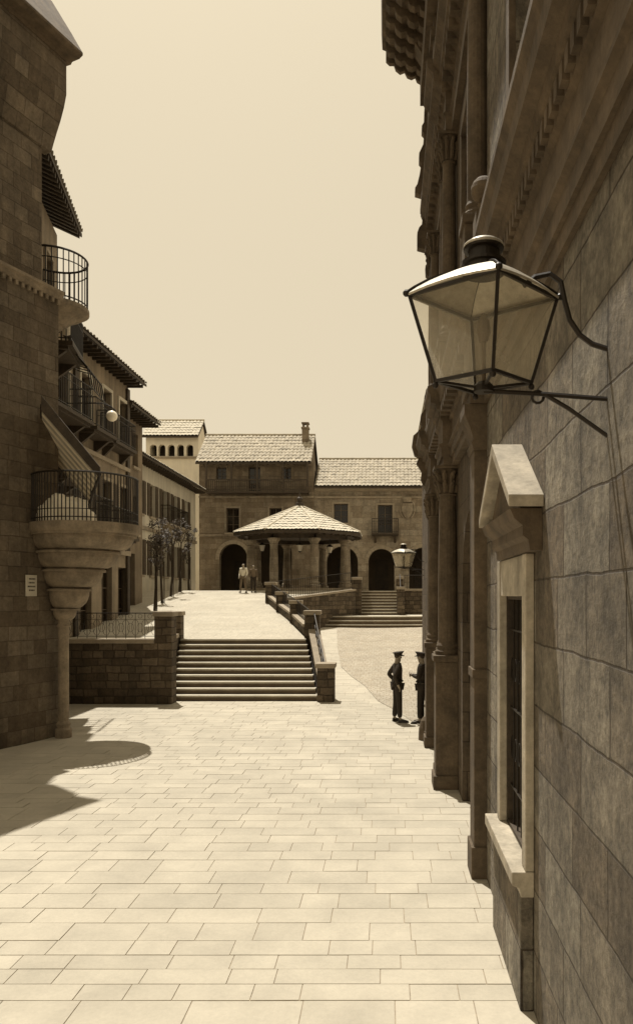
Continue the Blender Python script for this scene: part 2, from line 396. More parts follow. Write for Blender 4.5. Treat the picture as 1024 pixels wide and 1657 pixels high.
def slopewall(q, a, b_, t, za0, zb0, za1, zb1):
    a = Vector((a[0], a[1], 0)); b_ = Vector((b_[0], b_[1], 0)); dv = (b_-a).normalized(); n = Vector((-dv.y, dv.x, 0))*t/2
    q.hexa([a-n+Vector((0, 0, za0)), a+n+Vector((0, 0, za0)), b_+n+Vector((0, 0, zb0)), b_-n+Vector((0, 0, zb0)),
            a-n+Vector((0, 0, za1)), a+n+Vector((0, 0, za1)), b_+n+Vector((0, 0, zb1)), b_-n+Vector((0, 0, zb1))]); return q
slopewall(MB(), (-1.84, 22.22), (-2.42, 24.88), .32, -.05, -.05, .42, 1.9).build('masonry', M['rubble'], w_)
slopewall(MB(), (-1.84, 22.22), (-2.42, 24.88), .38, .425, 1.905, .52, 2.0).build('coping', M['coping'], w_)
q = MB()
for h_ in (.25, .55):
    q.tube([(-1.84, 22.2, .5+h_), (-2.42, 24.9, 1.98+h_)], .022, 6)
for k in range(1, 6):
    f = k/6; q.bar((-1.84-.58*f, 22.22+2.66*f, .5+1.48*f), (-1.84-.58*f, 22.22+2.66*f, 1.05+1.48*f), .015)
tag(q.build('iron_handrail', M['iron']), 'sloping black iron handrail on the right stair parapet', 'handrail')
edges_ = [(-2.62, 25.4), (-3.45, 28.3), (-4.4, 31.2), (-5.3, 34.1)]
nm = ['nearest', 'middle', 'farthest']
for i in range(3):
    a, b_ = edges_[i], edges_[i+1]
    dv = (Vector(b_)-Vector(a)).normalized()*.24; a2 = (a[0]+dv.x, a[1]+dv.y); b2 = (b_[0]-dv.x, b_[1]-dv.y)
    w_ = thing('parapet_wall', (a2[0], a2[1], 0), nm[i]+' section of the low parapet stepping up the terrace edge', 'wall')
    slopewall(MB(), a2, b2, .34, 0, 0, T(a2[1])+.28, T(b2[1])+.28).build('masonry', M['rubble'], w_)
    slopewall(MB(), a2, b2, .4, T(a2[1])+.283, T(b2[1])+.283, T(a2[1])+.37, T(b2[1])+.37).build('coping', M['coping'], w_)
    q = rail_path(MB(), [(a2[0], a2[1], T(a2[1])+.37), (b2[0], b2[1], T(b2[1])+.37)], .5, .16, .012)
    tag(q.build('iron_railing', M['iron']), 'iron railing on the '+nm[i]+' section of the stepping terrace parapet', 'railing')
w_ = thing('retaining_wall', (-3.5, 36.5, 1), 'stone retaining wall under the edge of the roofed pavilion', 'wall')
slopewall(MB(), (-5.2, 34.4), (-1.75, 38.6), .4, .6, .6, 2.85, 3.38).build('masonry', M['rubble'], w_)
slopewall(MB(), (-5.2, 34.4), (-1.75, 38.6), .46, 2.853, 3.383, 2.95, 3.48).build('coping', M['coping'], w_)
q = rail_path(MB(), [(-5.1, 34.6, 2.95), (-1.8, 38.5, 3.48)], .85, .15, .014)
q.tube([(-5.1, 34.6, 3.4), (-1.8, 38.5, 3.93)], .012, 4)
tag(q.build('iron_railing', M['iron']), 'iron railing along the wall in front of the roofed pavilion', 'railing')
post(-1.55, 38.9, .5, 1.5, 4.1, 'stone newel at the left foot of the far steps beside the pavilion')
post(.75, 39.1, .4, 1.6, 3.6, 'stone newel at the right foot of the far steps')
post(.75, 41.6, .4, 3.3, 4.2, 'stone newel at the right top of the far steps')
st = thing('stone_staircase', (-.4, 39, 2.1), 'narrow far flight of steps climbing to the arcaded buildings', 'stairs')
for i in range(8):
    s_ = MB().box(-1.5, .6, 39.04+i*.3, 39.36+i*.3 if i < 7 else 41.395, 2.1+i*.1625-.1, 2.1+(i+1)*.1625-.052).build('step', M['riser_shade'], st)
    MB().box(-1.5, .6, 39+i*.3, 39.33+i*.3 if i < 7 else 41.395, 2.1+(i+1)*.1625-.05, 2.1+(i+1)*.1625).build('tread', M['step'], s_)
tag(MB().tube([(.75, 39.3, 3.5), (.75, 41.5, 4.3)], .03, 6).bar((.75, 40.0, 2.4), (.75, 40.0, 3.75), .02).bar((.75, 40.8, 2.7), (.75, 40.8, 4.05), .02).build('iron_handrail', M['iron']), 'sloping iron handrail on the right of the far narrow steps', 'handrail')
w_ = thing('retaining_wall', (4, 41.2, 2), 'stone wall with coping right of the far narrow steps', 'wall')
MB().box(.62, 8, 40.95, 41.39, 1.8, 3.4).build('masonry', M['rubble'], w_); MB().box(.62, 8, 40.9, 41.45, 3.403, 3.52).build('coping', M['coping'], w_)
MB().box(.62, 1.0, 39.3, 40.94, 1.8, 2.75).build('side_wall', M['rubble'], w_)
tag(rail_path(MB(), [(1.0, 41.15, 3.52), (7.5, 41.15, 3.52)], .75, .15, .014).build('iron_railing', M['iron']), 'iron railing on the wall right of the far narrow steps', 'railing')
lw = thing('stone_staircase', (-.5, 36.6, 1.5), 'three wide low curved steps where the cobbled road ends', 'stairs')
for i in range(3):
    r0 = 5.2-i*.42; z1 = 1.5+(i+1)*.2
    pts = [(-.6+r0*math.cos(a), 39.3+(r0*.55)*math.sin(a)) for a in [math.pi+math.pi*k/24 for k in range(25)]]
    s_ = MB().poly(pts, 1.2, z1-.05).build('step', M['riser_shade'], lw)
    pts = [(-.6+(r0+.05)*math.cos(a), 39.3+((r0+.09)*.55)*math.sin(a)) for a in [math.pi+math.pi*k/24 for k in range(25)]]
    MB().poly(pts, z1-.047, z1).build('tread', M['step'], s_)
struct(MB().box(-1.7, 8, 39.0, 40.95, 1.3, 2.09).build('landing', M['terrace']))
q = MB(); z0 = 1.87
q.tube([(-12.5, 21.52, z0+.74), (-6.66, 21.52, z0+.74)], .016, 6).tube([(-12.5, 21.52, z0+.07), (-6.66, 21.52, z0+.07)], .011, 4).tube([(-12.5, 21.52, z0+.56), (-6.66, 21.52, z0+.56)], .008, 4)
x = -6.72
while x > -12.4:
    q.bar((x, 21.52, z0), (x, 21.52, z0+.74), .009)
    c = x-.14
    q.tube([(c+.09*math.cos(t), 21.52, z0+.32+.13*math.sin(t)) for t in [2*math.pi*k/12 for k in range(12)]], .006, 4, True)
    for sg in (1, -1):
        q.tube([(c+sg*(.125-.07*math.sin(t)*1.3), 21.52, z0+.32+.22*math.cos(t)) for t in [math.pi*k/8 for k in range(9)]], .006, 4)
    q.tube([(c+.06*math.cos(t), 21.52, z0+.65+.06*math.sin(t)) for t in [2*math.pi*k/8 for k in range(8)]], .006, 4, True)
    x -= .28
tag(q.build('iron_railing', M['iron']), 'low scrolled iron railing on top of the dark wall left of the staircase', 'railing')
# ---------------------------------------------------------------- near left building (A)
U = Vector((-.359, -.933, 0)).normalized(); N = Vector((.933, -.359, 0)).normalized()
C0 = Vector((-7.25, 16.4, 0))
A = thing('stone_building', (-9.5, 13, 0), 'tall dark stone building at the left edge with a bowl shaped corner balcony', 'building')
far = C0+U*12
def fp(s_=0):
    c = C0-N*s_-U*(-s_)*.4; f2 = far-N*s_
    return [(c.x, c.y), (f2.x, f2.y), (-18, f2.y), (-18, c.y)]
MB().poly(fp(0), -.1, 9.65).build('wall', M['ashlarA'], A)
MB().poly(fp(.34), 9.85, 13.3).build('upper_wall', M['ashlarA'], A)
fA = (C0, U, N)
zA = lambda y_: E0+(965-y_)/73.2
MB().extr(fA, [(-.5, zA(238)), (-.30, zA(236)), (-.24, zA(224)), (-.15, zA(208)), (-.04, zA(190)), (.06, zA(170)), (.13, zA(150)), (.13, zA(97)), (-.5, zA(97))], -.1, 12).build('corbelled_storey', M['ashlarA'], A)
q = MB(); q.extr(fA, [(-.4, 9.65), (.03, 9.65), (.06, 9.7), (.06, 9.75), (.1, 9.79), (.1, 9.85), (-.4, 9.85)], -.08, 12)
k = 0
while k < 11.5: q.box(k, k+.06, .0, .05, 9.55, 9.646, fA); k += .16
q.build('string_course', M['trimA'], A)
MB().extr(fA, [(-.5, zA(96.8)), (.16, zA(96.8)), (.2, zA(93)), (.4, zA(92)), (.5, zA(88)), (.5, zA(84)), (.33, zA(64)), (.18, zA(46)), (-.4, zA(-20)), (-.5, zA(-20))], -.2, 12).build('cornice', M['trimR'], A)
sc = 73.6
def pz(y_): return E0+(965-y_)/sc
def rg(xl, xr, y_): return ((xr-xl)/2/sc, pz(y_), ((xl+xr)/2-625)/sc, 16.3)
prof = []
for (yb, yt, x0a, x1a, x0b, x1b) in ((1004, 988, 97, 112, 87, 123), (985, 957, 93, 122, 82, 143), (951, 926, 88, 141, 75, 164), (920, 897, 80, 166, 67, 188), (891, 869, 72, 190, 61, 213)):
    for k in range(7):
        t = k/6*math.pi/2; s_ = math.sin(t); cq = 1-math.cos(t)
        prof.append(rg(x0a+(x0b-x0a)*s_, x1a+(x1b-x1a)*s_, yb+(yt-yb)*cq))
    prof.append(rg(x0b-3, x1b+5, yt)); prof.append(rg(x0b-3, x1b+5, yt-3))
prof += [rg(56, 221, 864), rg(55, 223, 861), rg(55, 223, 850)]
cb_ = MB().lathe(0, 0, prof, 44).build('balcony', M['trimA'], A, smooth=False)
cx_ = (139-625)/sc; rr_ = 1.09
pts = [(cx_+rr_*math.cos(a), 16.3+rr_*math.sin(a), pz(850)) for a in [math.pi*1.5-2.3+k*4.2/28 for k in range(29)]]
q = rail_path(MB(), pts, 1.02, .105, .013, .08, .022); q.tube([Vector(p)+Vector((0, 0, .25)) for p in pts], .012, 4)
q.build('railing', M['iron'], cb_)
MB().lathe((103.5-625)/sc, 16.28, [(.17, 0), (.17, .18), (.13, .22), (.15, .3), (.11, .36), (.115, .5), (.11, 2.4), (.14, 2.45), (.11, 2.5), (.115, 2.58)], 16).build('colonnette', M['trimA'], A, smooth=False)
a0_, a1_, a2_, a3_ = P(67, 655, 15.5), P(162, 767, 15.7), P(146, 812, 16.9), P(68, 722, 17.1)
aw = thing('slanted_awning', a0_, 'slanted striped awning with a dark edge above the bowl shaped balcony', 'awning')
def strip_sheet(off):
    q = MB(); nS = 14
    for k in range(nS):
        if k % 2 != off: continue
        f0, f1 = k/nS, (k+1)/nS
        v = [a0_.lerp(a3_, f0), a1_.lerp(a2_, f0), a1_.lerp(a2_, f1), a0_.lerp(a3_, f1)]
        q.hexa([x_-Vector((0, 0, .02)) for x_ in v]+v)
    return q
strip_sheet(0).build('pale_stripes', M['cloth'], aw); strip_sheet(1).build('dark_stripes', M['plaster'], aw)
q = MB(); q.hexa([a0_-Vector((0, .02, .12)), a1_-Vector((0, .02, .1)), a1_-Vector((0, -.02, .1)), a0_-Vector((0, -.02, .12)), a0_-Vector((0, .02, -.2)), a1_-Vector((0, .02, -.15)), a1_-Vector((0, -.02, -.15)), a0_-Vector((0, -.02, -.2))])
q.build('valance', M['wood'], aw)
MB().tube([a1_, a2_], .03, 6).tube([a0_, a3_], .03, 6).bar(a1_, a1_-Vector((.25, -.1, .45)), .015).bar(a2_, a2_-Vector((.1, .1, .3)), .015).build('pole', M['iron'], aw)
q = MB(); vs = []; nb = 36
bx_, by_, bz_ = cx_-.3, 15.9, pz(850)
for j in range(15):
    for k in range(nb):
        a = 2*math.pi*k/nb; t = math.pi/2*j/14
        v = Vector((math.cos(a)*math.cos(t)**.8*.6, math.sin(a)*math.cos(t)**.8*.42, math.sin(t)*.55))
        nz_ = noise.noise(v*4.0)*.16+abs(noise.noise(v*8))*.14; v *= 1+nz_*1.3
        vs.append((bx_+v.x, by_+v.y, bz_+max(0, v.z)))
q.add(vs, [(j*nb+k, j*nb+(k+1) % nb, (j+1)*nb+(k+1) % nb, (j+1)*nb+k) for j in range(14) for k in range(nb)])
tag(q.build('cloth_bundle', M['cloth'], smooth=True), 'crumpled white cloth heap behind the bars of the bowl shaped balcony', 'cloth')
pc = C0+U*.78+N*.02
fP = (pc, U, N)
pl = thing('wall_plaque', pc+Vector((0, 0, 3.1)), 'small pale tile sign with dark lines on the dark stone wall', 'sign')
MB().box(-.14, .14, 0, .03, 3.1, 3.55, fP).build('plate', M['plaque'], pl, .004)
q = MB()
for r_, z_ in enumerate((3.47, 3.39, 3.31, 3.23)):
    x = -.09+.02*(r_ % 2)
    while x < .08:
        w = random.uniform(.015, .03); q.box(x, x+w, .031, .034, z_-.02, z_+.012, fP); x += w+.012
q.build('lettering', M['wood'], pl)
# ---------------------------------------------------------------- second left building with long tiled eave
Ud = Vector((-.217, .976, 0)).normalized(); Nd = Vector((.976, .217, 0)).normalized()
E2 = Vector((-7.83, 16.9, 0)); W2 = E2-Nd*.55
fW = (W2, Ud, Nd)
A2 = thing('corner_house', (-10, 19, 0), 'tall narrow shaded house with long tiled eave right behind the near stone building', 'house')
w2 = [(.9, 1.7, 10.3, 12.2), (2.7, 3.5, 10.3, 12.2), (.9, 1.7, 6.4, 8.3), (2.7, 3.5, 6.4, 8.3), (1.6, 2.8, 1.75, 4.2)]
holed(MB(), fW, rect(.05, 4.25, -.1, 13.3), [rect(*w) for w in w2], .35).build('wall', M['plasterB'], A2)
bk = [L3(fW, .06, -.351, 0), L3(fW, 4.24, -.351, 0), L3(fW, 4.24, -5, 0), L3(fW, .06, -5, 0)]
MB().poly([(v.x, v.y) for v in bk], -.1, 13.28).build('house_body', M['plasterB'], A2)
for w in w2: window(A2, fW, *w, sill=False, trim=.1)
e0 = L3(fW, -.1, .62, 13.42)
q = tiles(MB(), e0+Vector((0, 0, .12)), Ud, -Nd*3.1+Vector((0, 0, 1.2)), 4.6, 3.3, .2, .42, .06)
r2 = q.build('roof', M['tile'], A2, recalc=False)
q = MB(); far_ = -Nd*3.1+Vector((0, 0, 1.2)); e1 = e0+Ud*4.6
q.hexa([e0, e1, e1+far_, e0+far_]+[v+Vector((0, 0, .1)) for v in (e0, e1, e1+far_, e0+far_)])
k = 0
while k < 4.55:
    a = e0+Ud*k-Nd*.03+Vector((0, 0, -.003)); b2 = a+far_*.28
    q.hexa([v+Vector((0, 0, -.13)) for v in (a, a+Ud*.08, b2+Ud*.08, b2)]+[a, a+Ud*.08, b2+Ud*.08, b2]); k += .24
q.build('roof_deck', M['wood'], r2)
bc = L3(fW, 1.5, .5, 0); wl = L3(fW, 1.5, .1, 0)
prof = []
for r_, z_, f in ((.12, 9.45, 0), (.25, 9.55, .1), (.3, 9.58, .15), (.42, 9.78, .4), (.46, 9.8, .45), (.6, 10.0, .75), (.66, 10.03, .85), (.8, 10.14, 1), (.8, 10.24, 1)):
    c = wl.lerp(bc, f); prof.append((r_, z_, c.x, c.y))
ub = MB().lathe(0, 0, prof, 32).build('balcony', M['trimA'], A2)
pts = [(bc.x+.76*math.cos(a), bc.y+.76*math.sin(a), 10.24) for a in [R(-140)+k*R(275)/28 for k in range(29)]]
q = rail_path(MB(), pts, 1.2, .1, .014, .08, .026); q.tube([Vector(p)+Vector((0, 0, .95)) for p in pts], .014, 4)
q.build('railing', M['iron'], ub)
balcony(A2, fW, 2.4, 4.15, 9.75, .75, 1.0, .11, mat='wood'); balcony(A2, fW, 2.3, 4.1, 6.35, .75, 1.0, .11, mat='wood')
# ---------------------------------------------------------------- left row of houses
def house_left(name, X, d0, d1, z0, zt, wins, mat, label, eave, rise=1.8, depth=6):
    f = fr_((X, 0, 0), (0, 1, 0), (1, 0, 0))
    h = thing(name, (X-depth/2, (d0+d1)/2, z0), label, 'house')
    holed(MB(), f, rect(d0, d1, z0-1.8, zt), [rect(*w) for w in wins], .4).build('wall', mat, h)
    MB().box(X-depth, X-.401, d0+.02, d1-.02, z0-1.8, zt-.02).build('house_body', mat, h)
    q = tiles(MB(), (X+eave, d1+.2, zt+.12), (0, -1, 0), (-(depth/2+eave), 0, rise), d1-d0+.4, math.hypot(depth/2+eave, rise), .26)
    r_ = q.build('roof', M['tile'], h, recalc=False)
    q = MB().hexa([(X+eave, d0-.2, zt), (X+eave, d1+.2, zt), (X-depth/2, d1+.2, zt+rise), (X-depth/2, d0-.2, zt+rise),
               (X+eave, d0-.2, zt+.1), (X+eave, d1+.2, zt+.1), (X-depth/2, d1+.2, zt+rise+.1), (X-depth/2, d0-.2, zt+rise+.1)])
    rafters(q, f, d0-.15, d1+.15, zt-.003, eave-.05, .4)
    q.build('roof_deck', M['wood'], r_)
    MB().hexa([(X-depth/2-.003, d0-.2, zt+rise), (X-depth/2-.003, d1+.2, zt+rise), (X-depth-.3, d1+.2, zt), (X-depth-.3, d0-.2, zt),
               (X-depth/2-.003, d0-.2, zt+rise+.1), (X-depth/2-.003, d1+.2, zt+rise+.1), (X-depth-.3, d1+.2, zt+.1), (X-depth-.3, d0-.2, zt+.1)]).build('back_slope', M['tile'], r_)
    return h, f
XB = -10.65
winsB = []
for a in (22.0, 23.9, 25.8, 27.8, 29.5):
    winsB += [(a, a+.85, 9.05, 10.95), (a, a+.85, 5.5, 7.5)]
    winsB.append((a-.05, a+1.0, 1.75, 4.25))
B1, fB1 = house_left('terraced_house', XB, 21.4, 30.6, 1.7, 11.8, winsB, M['plasterB'], 'tall shaded house with iron balconies between the eaves and the scrolled railing', .7)
for w in winsB: window(B1, fB1, *w, sill=False, trim=.12 if w[3] > 5 else 0, trimmat=M['plaster'] if w[2] > 8 else M['coping'], shut=w[2] > 5 and w[2] < 8)
balcony(B1, fB1, 25.4, 27.3, 8.95, .75, mat='wood'); balcony(B1, fB1, 27.6, 29.9, 8.95, .6, mat='wood'); balcony(B1, fB1, 21.6, 24.9, 8.95, .85, 1.1, mat='wood')
balcony(B1, fB1, 23.4, 26.9, 5.45, .8, 1.1, mat='wood'); balcony(B1, fB1, 27.4, 30.2, 5.45, .6, 1.0, mat='wood')
MB().box(21.4, 30.6, .003, .12, 4.75, 4.95, fB1).build('string_course', M['coping'], B1)
MB().box(21.4, 30.6, .003, .1, 8.2, 8.35, fB1).build('string_course', M['coping'], B1)
for a in (21.45, 25.2, 30.3): MB().box(a, a+.28, .003, .09, 1.7, 11.6, fB1).build('pilaster_strip', M['wood'], B1)
winsB2 = [(31.4, 32.2, 8.9, 10.4), (32.9, 33.6, 8.9, 10.4), (31.4, 32.2, 5.9, 7.6), (32.9, 33.6, 5.9, 7.6), (31.9, 33.2, 2.6, 5.0)]
B2, fB2 = house_left('terraced_house', -11.25, 30.7, 34.2, 2.2, 11.0, winsB2, M['plasterB2'], 'narrow brown house with deep eaves beside the white house', .8)
for w in winsB2: window(B2, fB2, *w, sill=True)
winsC = []
for a in (36.8, 38.9, 41.0, 43.1, 45.4): winsC += [(a, a+.9, 7.3, 9.0), (a, a+.9, 4.2, 6.0)]
Cc, fC = house_left('terraced_house', -12.4, 34.4, 48.2, 3.0, 9.9, winsC, M['plaster'], 'pale plastered house with shutters behind the small street trees', .65)
for w in winsC: window(Cc, fC, *w, sill=True, shut=True)
MB().box(34.4, 48.2, .003, .1, 6.5, 6.68, fC).build('string_course', M['wallF'], Cc)
balcony(Cc, fC, 40.6, 44.4, 7.1, .6)
for (px, py, d, lb, xw) in ((107, 532, 20.7, 'white globe lamp high by the dark eaves, the upper left of two', -9.35), (181, 673, 24.3, 'white globe lamp above the iron balcony, the lower right of two', XB)):
    c = P(px, py, d); g_ = thing('globe_lamp', c, lb, 'lamp')
    MB().sphere(c, .18, 10).build('globe', M['globe'], g_, smooth=True)
    MB().tube([c+Vector((0, 0, .16)), c+Vector((0, 0, .3)), c+Vector((-.3, 0, .42)), Vector((xw, d, c.z+.42))], .018, 6).lathe(c.x, c.y, [(.06, c.z+.16), (.05, c.z+.21)], 10).build('bracket', M['iron'], g_)
q = MB()
pb0 = P(98, 566, 20.0)
for k in range(7):
    o = pb0+Vector((-.05*k, .3*k, 0))
    q.tube([o, o+Vector((.42, 0, -.12)), o+Vector((.72, 0, -.45)), o+Vector((.8, 0, -.95))], .018, 4)
for off in ((0, 0), (.42, -.12), (.72, -.45), (.8, -.95)):
    q.tube([pb0+Vector((off[0], 0, off[1])), pb0+Vector((off[0]-.3, 1.8, off[1]))], .016, 4)
tag(q.build('awning_frame', M['iron']), 'bare curved iron awning frame high on the shaded house', 'awning frame')
# ---------------------------------------------------------------- back buildings
fx = lambda px: (px-625)/24.0
fz = lambda py: E0+(965-py)/24.0
fE = fr_((0, 50, 0), (1, 0, 0), (0, -1, 0))
Eb = thing('arcaded_building', (fx(415), 53, 3.4), 'brown three storey building with long wooden top balcony and chimney', 'building')
archE = [arch(fx(355), fx(400), 3.38, fz(880)), arch(fx(418), fx(472), 3.38, fz(868))]
wE = [(fx(366), fx(387), fz(862), fz(822)), (fx(436), fx(456), fz(860), fz(822)), (fx(350), fx(366), fz(776), fz(756)), (fx(402), fx(421), fz(797), fz(755)), (fx(455), fx(471), fz(776), fz(756)), (fx(490), fx(500), fz(860), fz(830))]
holed(MB(), fE, rect(fx(322), fx(508), 2.8, fz(748)), archE+[rect(*w) for w in wE], .5).build('wall', M['wallE'], Eb)
for i, w in enumerate(wE): window(Eb, fE, *w, t=.25, sill=i != 3, trim=.1 if i < 2 else 0, trimmat=M['wallF'])
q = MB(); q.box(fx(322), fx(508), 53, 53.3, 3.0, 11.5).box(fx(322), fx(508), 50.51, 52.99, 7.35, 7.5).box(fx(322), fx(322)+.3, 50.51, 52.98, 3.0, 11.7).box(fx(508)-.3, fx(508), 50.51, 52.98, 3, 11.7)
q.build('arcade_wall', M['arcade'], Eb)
MB().box(fx(508)-.3, fx(508)-.002, 50.502, 54.5, 7.6, 11.85).build('side_wall', M['wallE'], Eb)
for x0, x1, zt in ((365, 386, 5.6), (430, 460, 6.0)): MB().box(fx(x0), fx(x1), 52.9, 52.97, 3.4, zt).build('door', M['wood'], Eb)
gable_roof(Eb, fx(325)-.2, fx(505), 49.3, 52.3, 11.95, 14.35, M['tile'], M['wallE'], raf=(fE, fx(324), fx(505), fz(749), .6, .45))
cz = MB().box(-5.85, -5.4, 51.4, 51.9, 13.0, 14.75).box(-5.9, -5.35, 51.35, 51.95, 14.75, 14.85).box(-5.82, -5.7, 51.45, 51.85, 14.85, 15.1).box(-5.55, -5.43, 51.45, 51.85, 14.85, 15.1).box(-5.88, -5.37, 51.35, 51.95, 15.1, 15.18)
cz.build('chimney', M['wallE'], Eb)
wb = MB().box(fx(338), fx(500), .003, .8, fz(800), fz(797), fE).build('balcony', M['wood'], Eb)
q = MB().box(fx(338), fx(500), .72, .8, fz(780), fz(778), fE).box(fx(338), fx(500), .74, .79, fz(795), fz(793.5), fE)
k = fx(338)
while k < fx(500): q.box(k, k+.04, .75, .78, fz(797), fz(780), fE); k += .14
for px in (338, 378, 419, 460, 499): q.box(fx(px)-.05, fx(px)+.07, .7, .82, fz(797), fz(750), fE)
q.build('railing', M['wood'], wb)
for z_, h_ in ((806, .1), (868, .08)): MB().box(fx(322), fx(508), .003, h_, fz(z_), fz(z_-3.5), fE).build('string_course', M['wallF'], Eb)
def archtrim(root, fr, arcs, w=.25):
    for (a0, a1, top) in arcs:
        q = MB(); r = (a1-a0)/2; m_ = (a0+a1)/2; cs = top-r; n = 12
        for k in range(n):
            t0, t1 = math.pi*k/n+.01, math.pi*(k+1)/n-.01
            v = [(m_+rr*math.cos(t), cs+rr*math.sin(t)) for rr, t in ((r, t0), (r+w, t0), (r+w, t1), (r, t1))]
            q.hexa([L3(fr, a, .002, c) for a, c in v]+[L3(fr, a, .05, c) for a, c in v])
        for s_ in (a0-w, a1): q.box(s_, s_+w, .002, .07, cs-.12, cs, fr)
        q.build('arch_moulding', M['coping'], root)
archtrim(Eb, fE, [(fx(355), fx(400), fz(880))])
Fb = thing('arcaded_building', (fx(600), 53, 3.4), 'lower tan stone building with tiled roof and row of dark arches', 'building')
arF = [(fx(528), fx(579), fz(884)), (fx(596), fx(638), fz(888)), (fx(662), fx(706), fz(886)), (fx(725), fx(769), fz(886))]
wF = [(fx(540), fx(563), fz(846), fz(815)), (fx(611), fx(635), fz(863), fz(817)), (fx(690), fx(712), fz(850), fz(817)), (fx(750), fx(772), fz(850), fz(817))]
fF = fr_((0, 50.05, 0), (1, 0, 0), (0, -1, 0))
holed(MB(), fF, rect(fx(508)+.005, fx(800), 2.8, fz(790)), [arch(a, b_, 3.38, c) for a, b_, c in arF]+[rect(*w) for w in wF], .5).build('wall', M['wallF'], Fb)
for i, w in enumerate(wF): window(Fb, fF, *w, t=.25, sill=i != 1, trim=.12, trimmat=M['coping'])
balcony(Fb, fF, fx(601), fx(645), fz(863), .6, .95, .14, mat='wood')
archtrim(Fb, fF, arF)
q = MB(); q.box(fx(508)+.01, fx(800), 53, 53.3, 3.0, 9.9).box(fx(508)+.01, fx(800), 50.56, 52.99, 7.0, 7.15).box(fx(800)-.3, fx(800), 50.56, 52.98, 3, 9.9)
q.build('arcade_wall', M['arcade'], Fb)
for x0, x1, zt in ((540, 566, 5.8), (606, 628, 5.7), (674, 694, 5.7)): MB().box(fx(x0), fx(x1), 52.9, 52.97, 3.4, zt).build('door', M['wood'], Fb)
gable_roof(Fb, fx(508)+.1, fx(800), 49.4, 52.8, 10.35, 12.75, M['tile'], M['wallF'])
MB().extr(fF, [(.003, fz(795)), (.15, fz(794)), (.2, fz(792)), (.45, fz(790.5)), (.003, fz(790.5))], fx(509), fx(800)).box(fx(509), fx(800), .003, .09, fz(806), fz(803), fF).build('cornice', M['coping'], Fb)
am = MB(); cxA, czA = fx(659), fz(826)
am.add([L3(fF, cxA+x_, b_, czA+z_) for b_ in (.003, .12) for x_, z_ in ((-.35, .5), (.35, .5), (.38, 0), (.2, -.4), (0, -.6), (-.2, -.4), (-.38, 0))], [tuple(range(7)), tuple(range(13, 6, -1))]+[(i, (i+1) % 7, 7+(i+1) % 7, 7+i) for i in range(7)])
am.box(cxA-.02, cxA+.02, .12, .16, czA-.5, czA+.45, fF).box(cxA-.33, cxA-.02, .12, .16, czA+.02, czA+.06, fF).box(cxA+.02, cxA+.33, .12, .16, czA+.02, czA+.06, fF)
am.lathe(0, 0, [(.28, czA+.55, cxA, 49.97), (.3, czA+.62, cxA, 49.97), (.36, czA+.85, cxA, 49.97)], 10)
am.tube([L3(fF, cxA+.5*math.cos(t), .06, czA+.1+.7*math.sin(t)) for t in [R(-60)+R(300)*k/16 for k in range(17)]], .05, 5)
am.build('coat_of_arms', M['wallF'], Fb)
fxd = lambda px: (px-625)/1200*56; fzd = lambda py: E0+(965-py)/1200*56
fD = fr_((0, 56, 0), (1, 0, 0), (0, -1, 0))
D = thing('tower', (fxd(280), 58, 3.4), 'white square tower with five small arched openings under a tiled roof', 'tower')
ars = [arch(fxd(c)-.26, fxd(c)+.26, fzd(738), fzd(719), 8) for c in (248, 262, 277, 292, 307)]
holed(MB(), fD, rect(fxd(236), fxd(321), 3, fzd(708)), ars, .4).build('wall', M['whitewash'], D)
MB().box(fxd(236), fxd(321), 59.0, 59.3, 3, fzd(712)).box(fxd(236), fxd(236)+.3, 56.41, 58.99, 3, fzd(708)-.05).box(fxd(321)-.3, fxd(321), 56.41, 58.99, 3, fzd(708)-.05).build('side_walls', M['whitewash'], D)
MB().box(fxd(236)+.31, fxd(321)-.31, 57.2, 57.5, 3, fzd(709)-.1).build('inner_wall', M['wood'], D)
MB().box(fxd(234), fxd(322.5), .003, .15, fzd(742), fzd(739), fD).build('string_course', M['coping'], D)
gable_roof(D, fxd(236)-.15, fxd(321)+.1, 55.5, 57.4, fzd(709), fzd(709)+1.55, M['tileg'], M['whitewash'])
# ---------------------------------------------------------------- pavilion
gx, gy, gz = -4.9, 42.0, 3.4
G = thing('octagonal_pavilion', (gx, gy, gz), 'octagonal open pavilion with stone columns and a pale tiled pyramid roof', 'pavilion')
MB().lathe(gx, gy, [(3.35, gz+.002), (3.35, gz+.14)], 8, R(22.5)).build('base', M['coping'], G)
for k in range(8):
    a = R(22.5+45*k); cx2, cy2 = gx+2.8*math.cos(a), gy+2.8*math.sin(a)
    MB().lathe(cx2, cy2, [(.34, gz+.14), (.34, gz+.3), (.27, gz+.36), (.3, gz+.42), (.235, gz+.5), (.24, gz+1.2), (.2, gz+2.4), (.24, gz+2.45), (.2, gz+2.5), (.3, gz+2.68), (.34, gz+2.7), (.34, gz+2.8)], 14).build('column', M['wallF'], G)
    b2 = R(22.5+45*(k+1))
    slopewall(MB(), (gx+2.8*math.cos(a), gy+2.8*math.sin(a)), (gx+2.8*math.cos(b2), gy+2.8*math.sin(b2)), .3, gz+2.802, gz+2.802, gz+3.1, gz+3.1).build('beam', M['wood'], G)
q = MB(); Re = 3.75; ze = 6.5; za = 8.15
for k in range(8):
    a, b2 = R(22.5+45*k), R(22.5+45*(k+1))
    pa = Vector((gx+Re*math.cos(a), gy+Re*math.sin(a), ze)); pb = Vector((gx+Re*math.cos(b2), gy+Re*math.sin(b2), ze))
    mid = (pa+pb)/2; ap = Vector((gx, gy, za)); W = (pb-pa).length; Ls = (ap-mid).length
    tiles(q, pa+Vector((0, 0, .08)), pb-pa, ap-mid, W, Ls, .22, .4, .03, lambda v, W=W, Ls=Ls: (W/2*v/Ls, W-W/2*v/Ls))
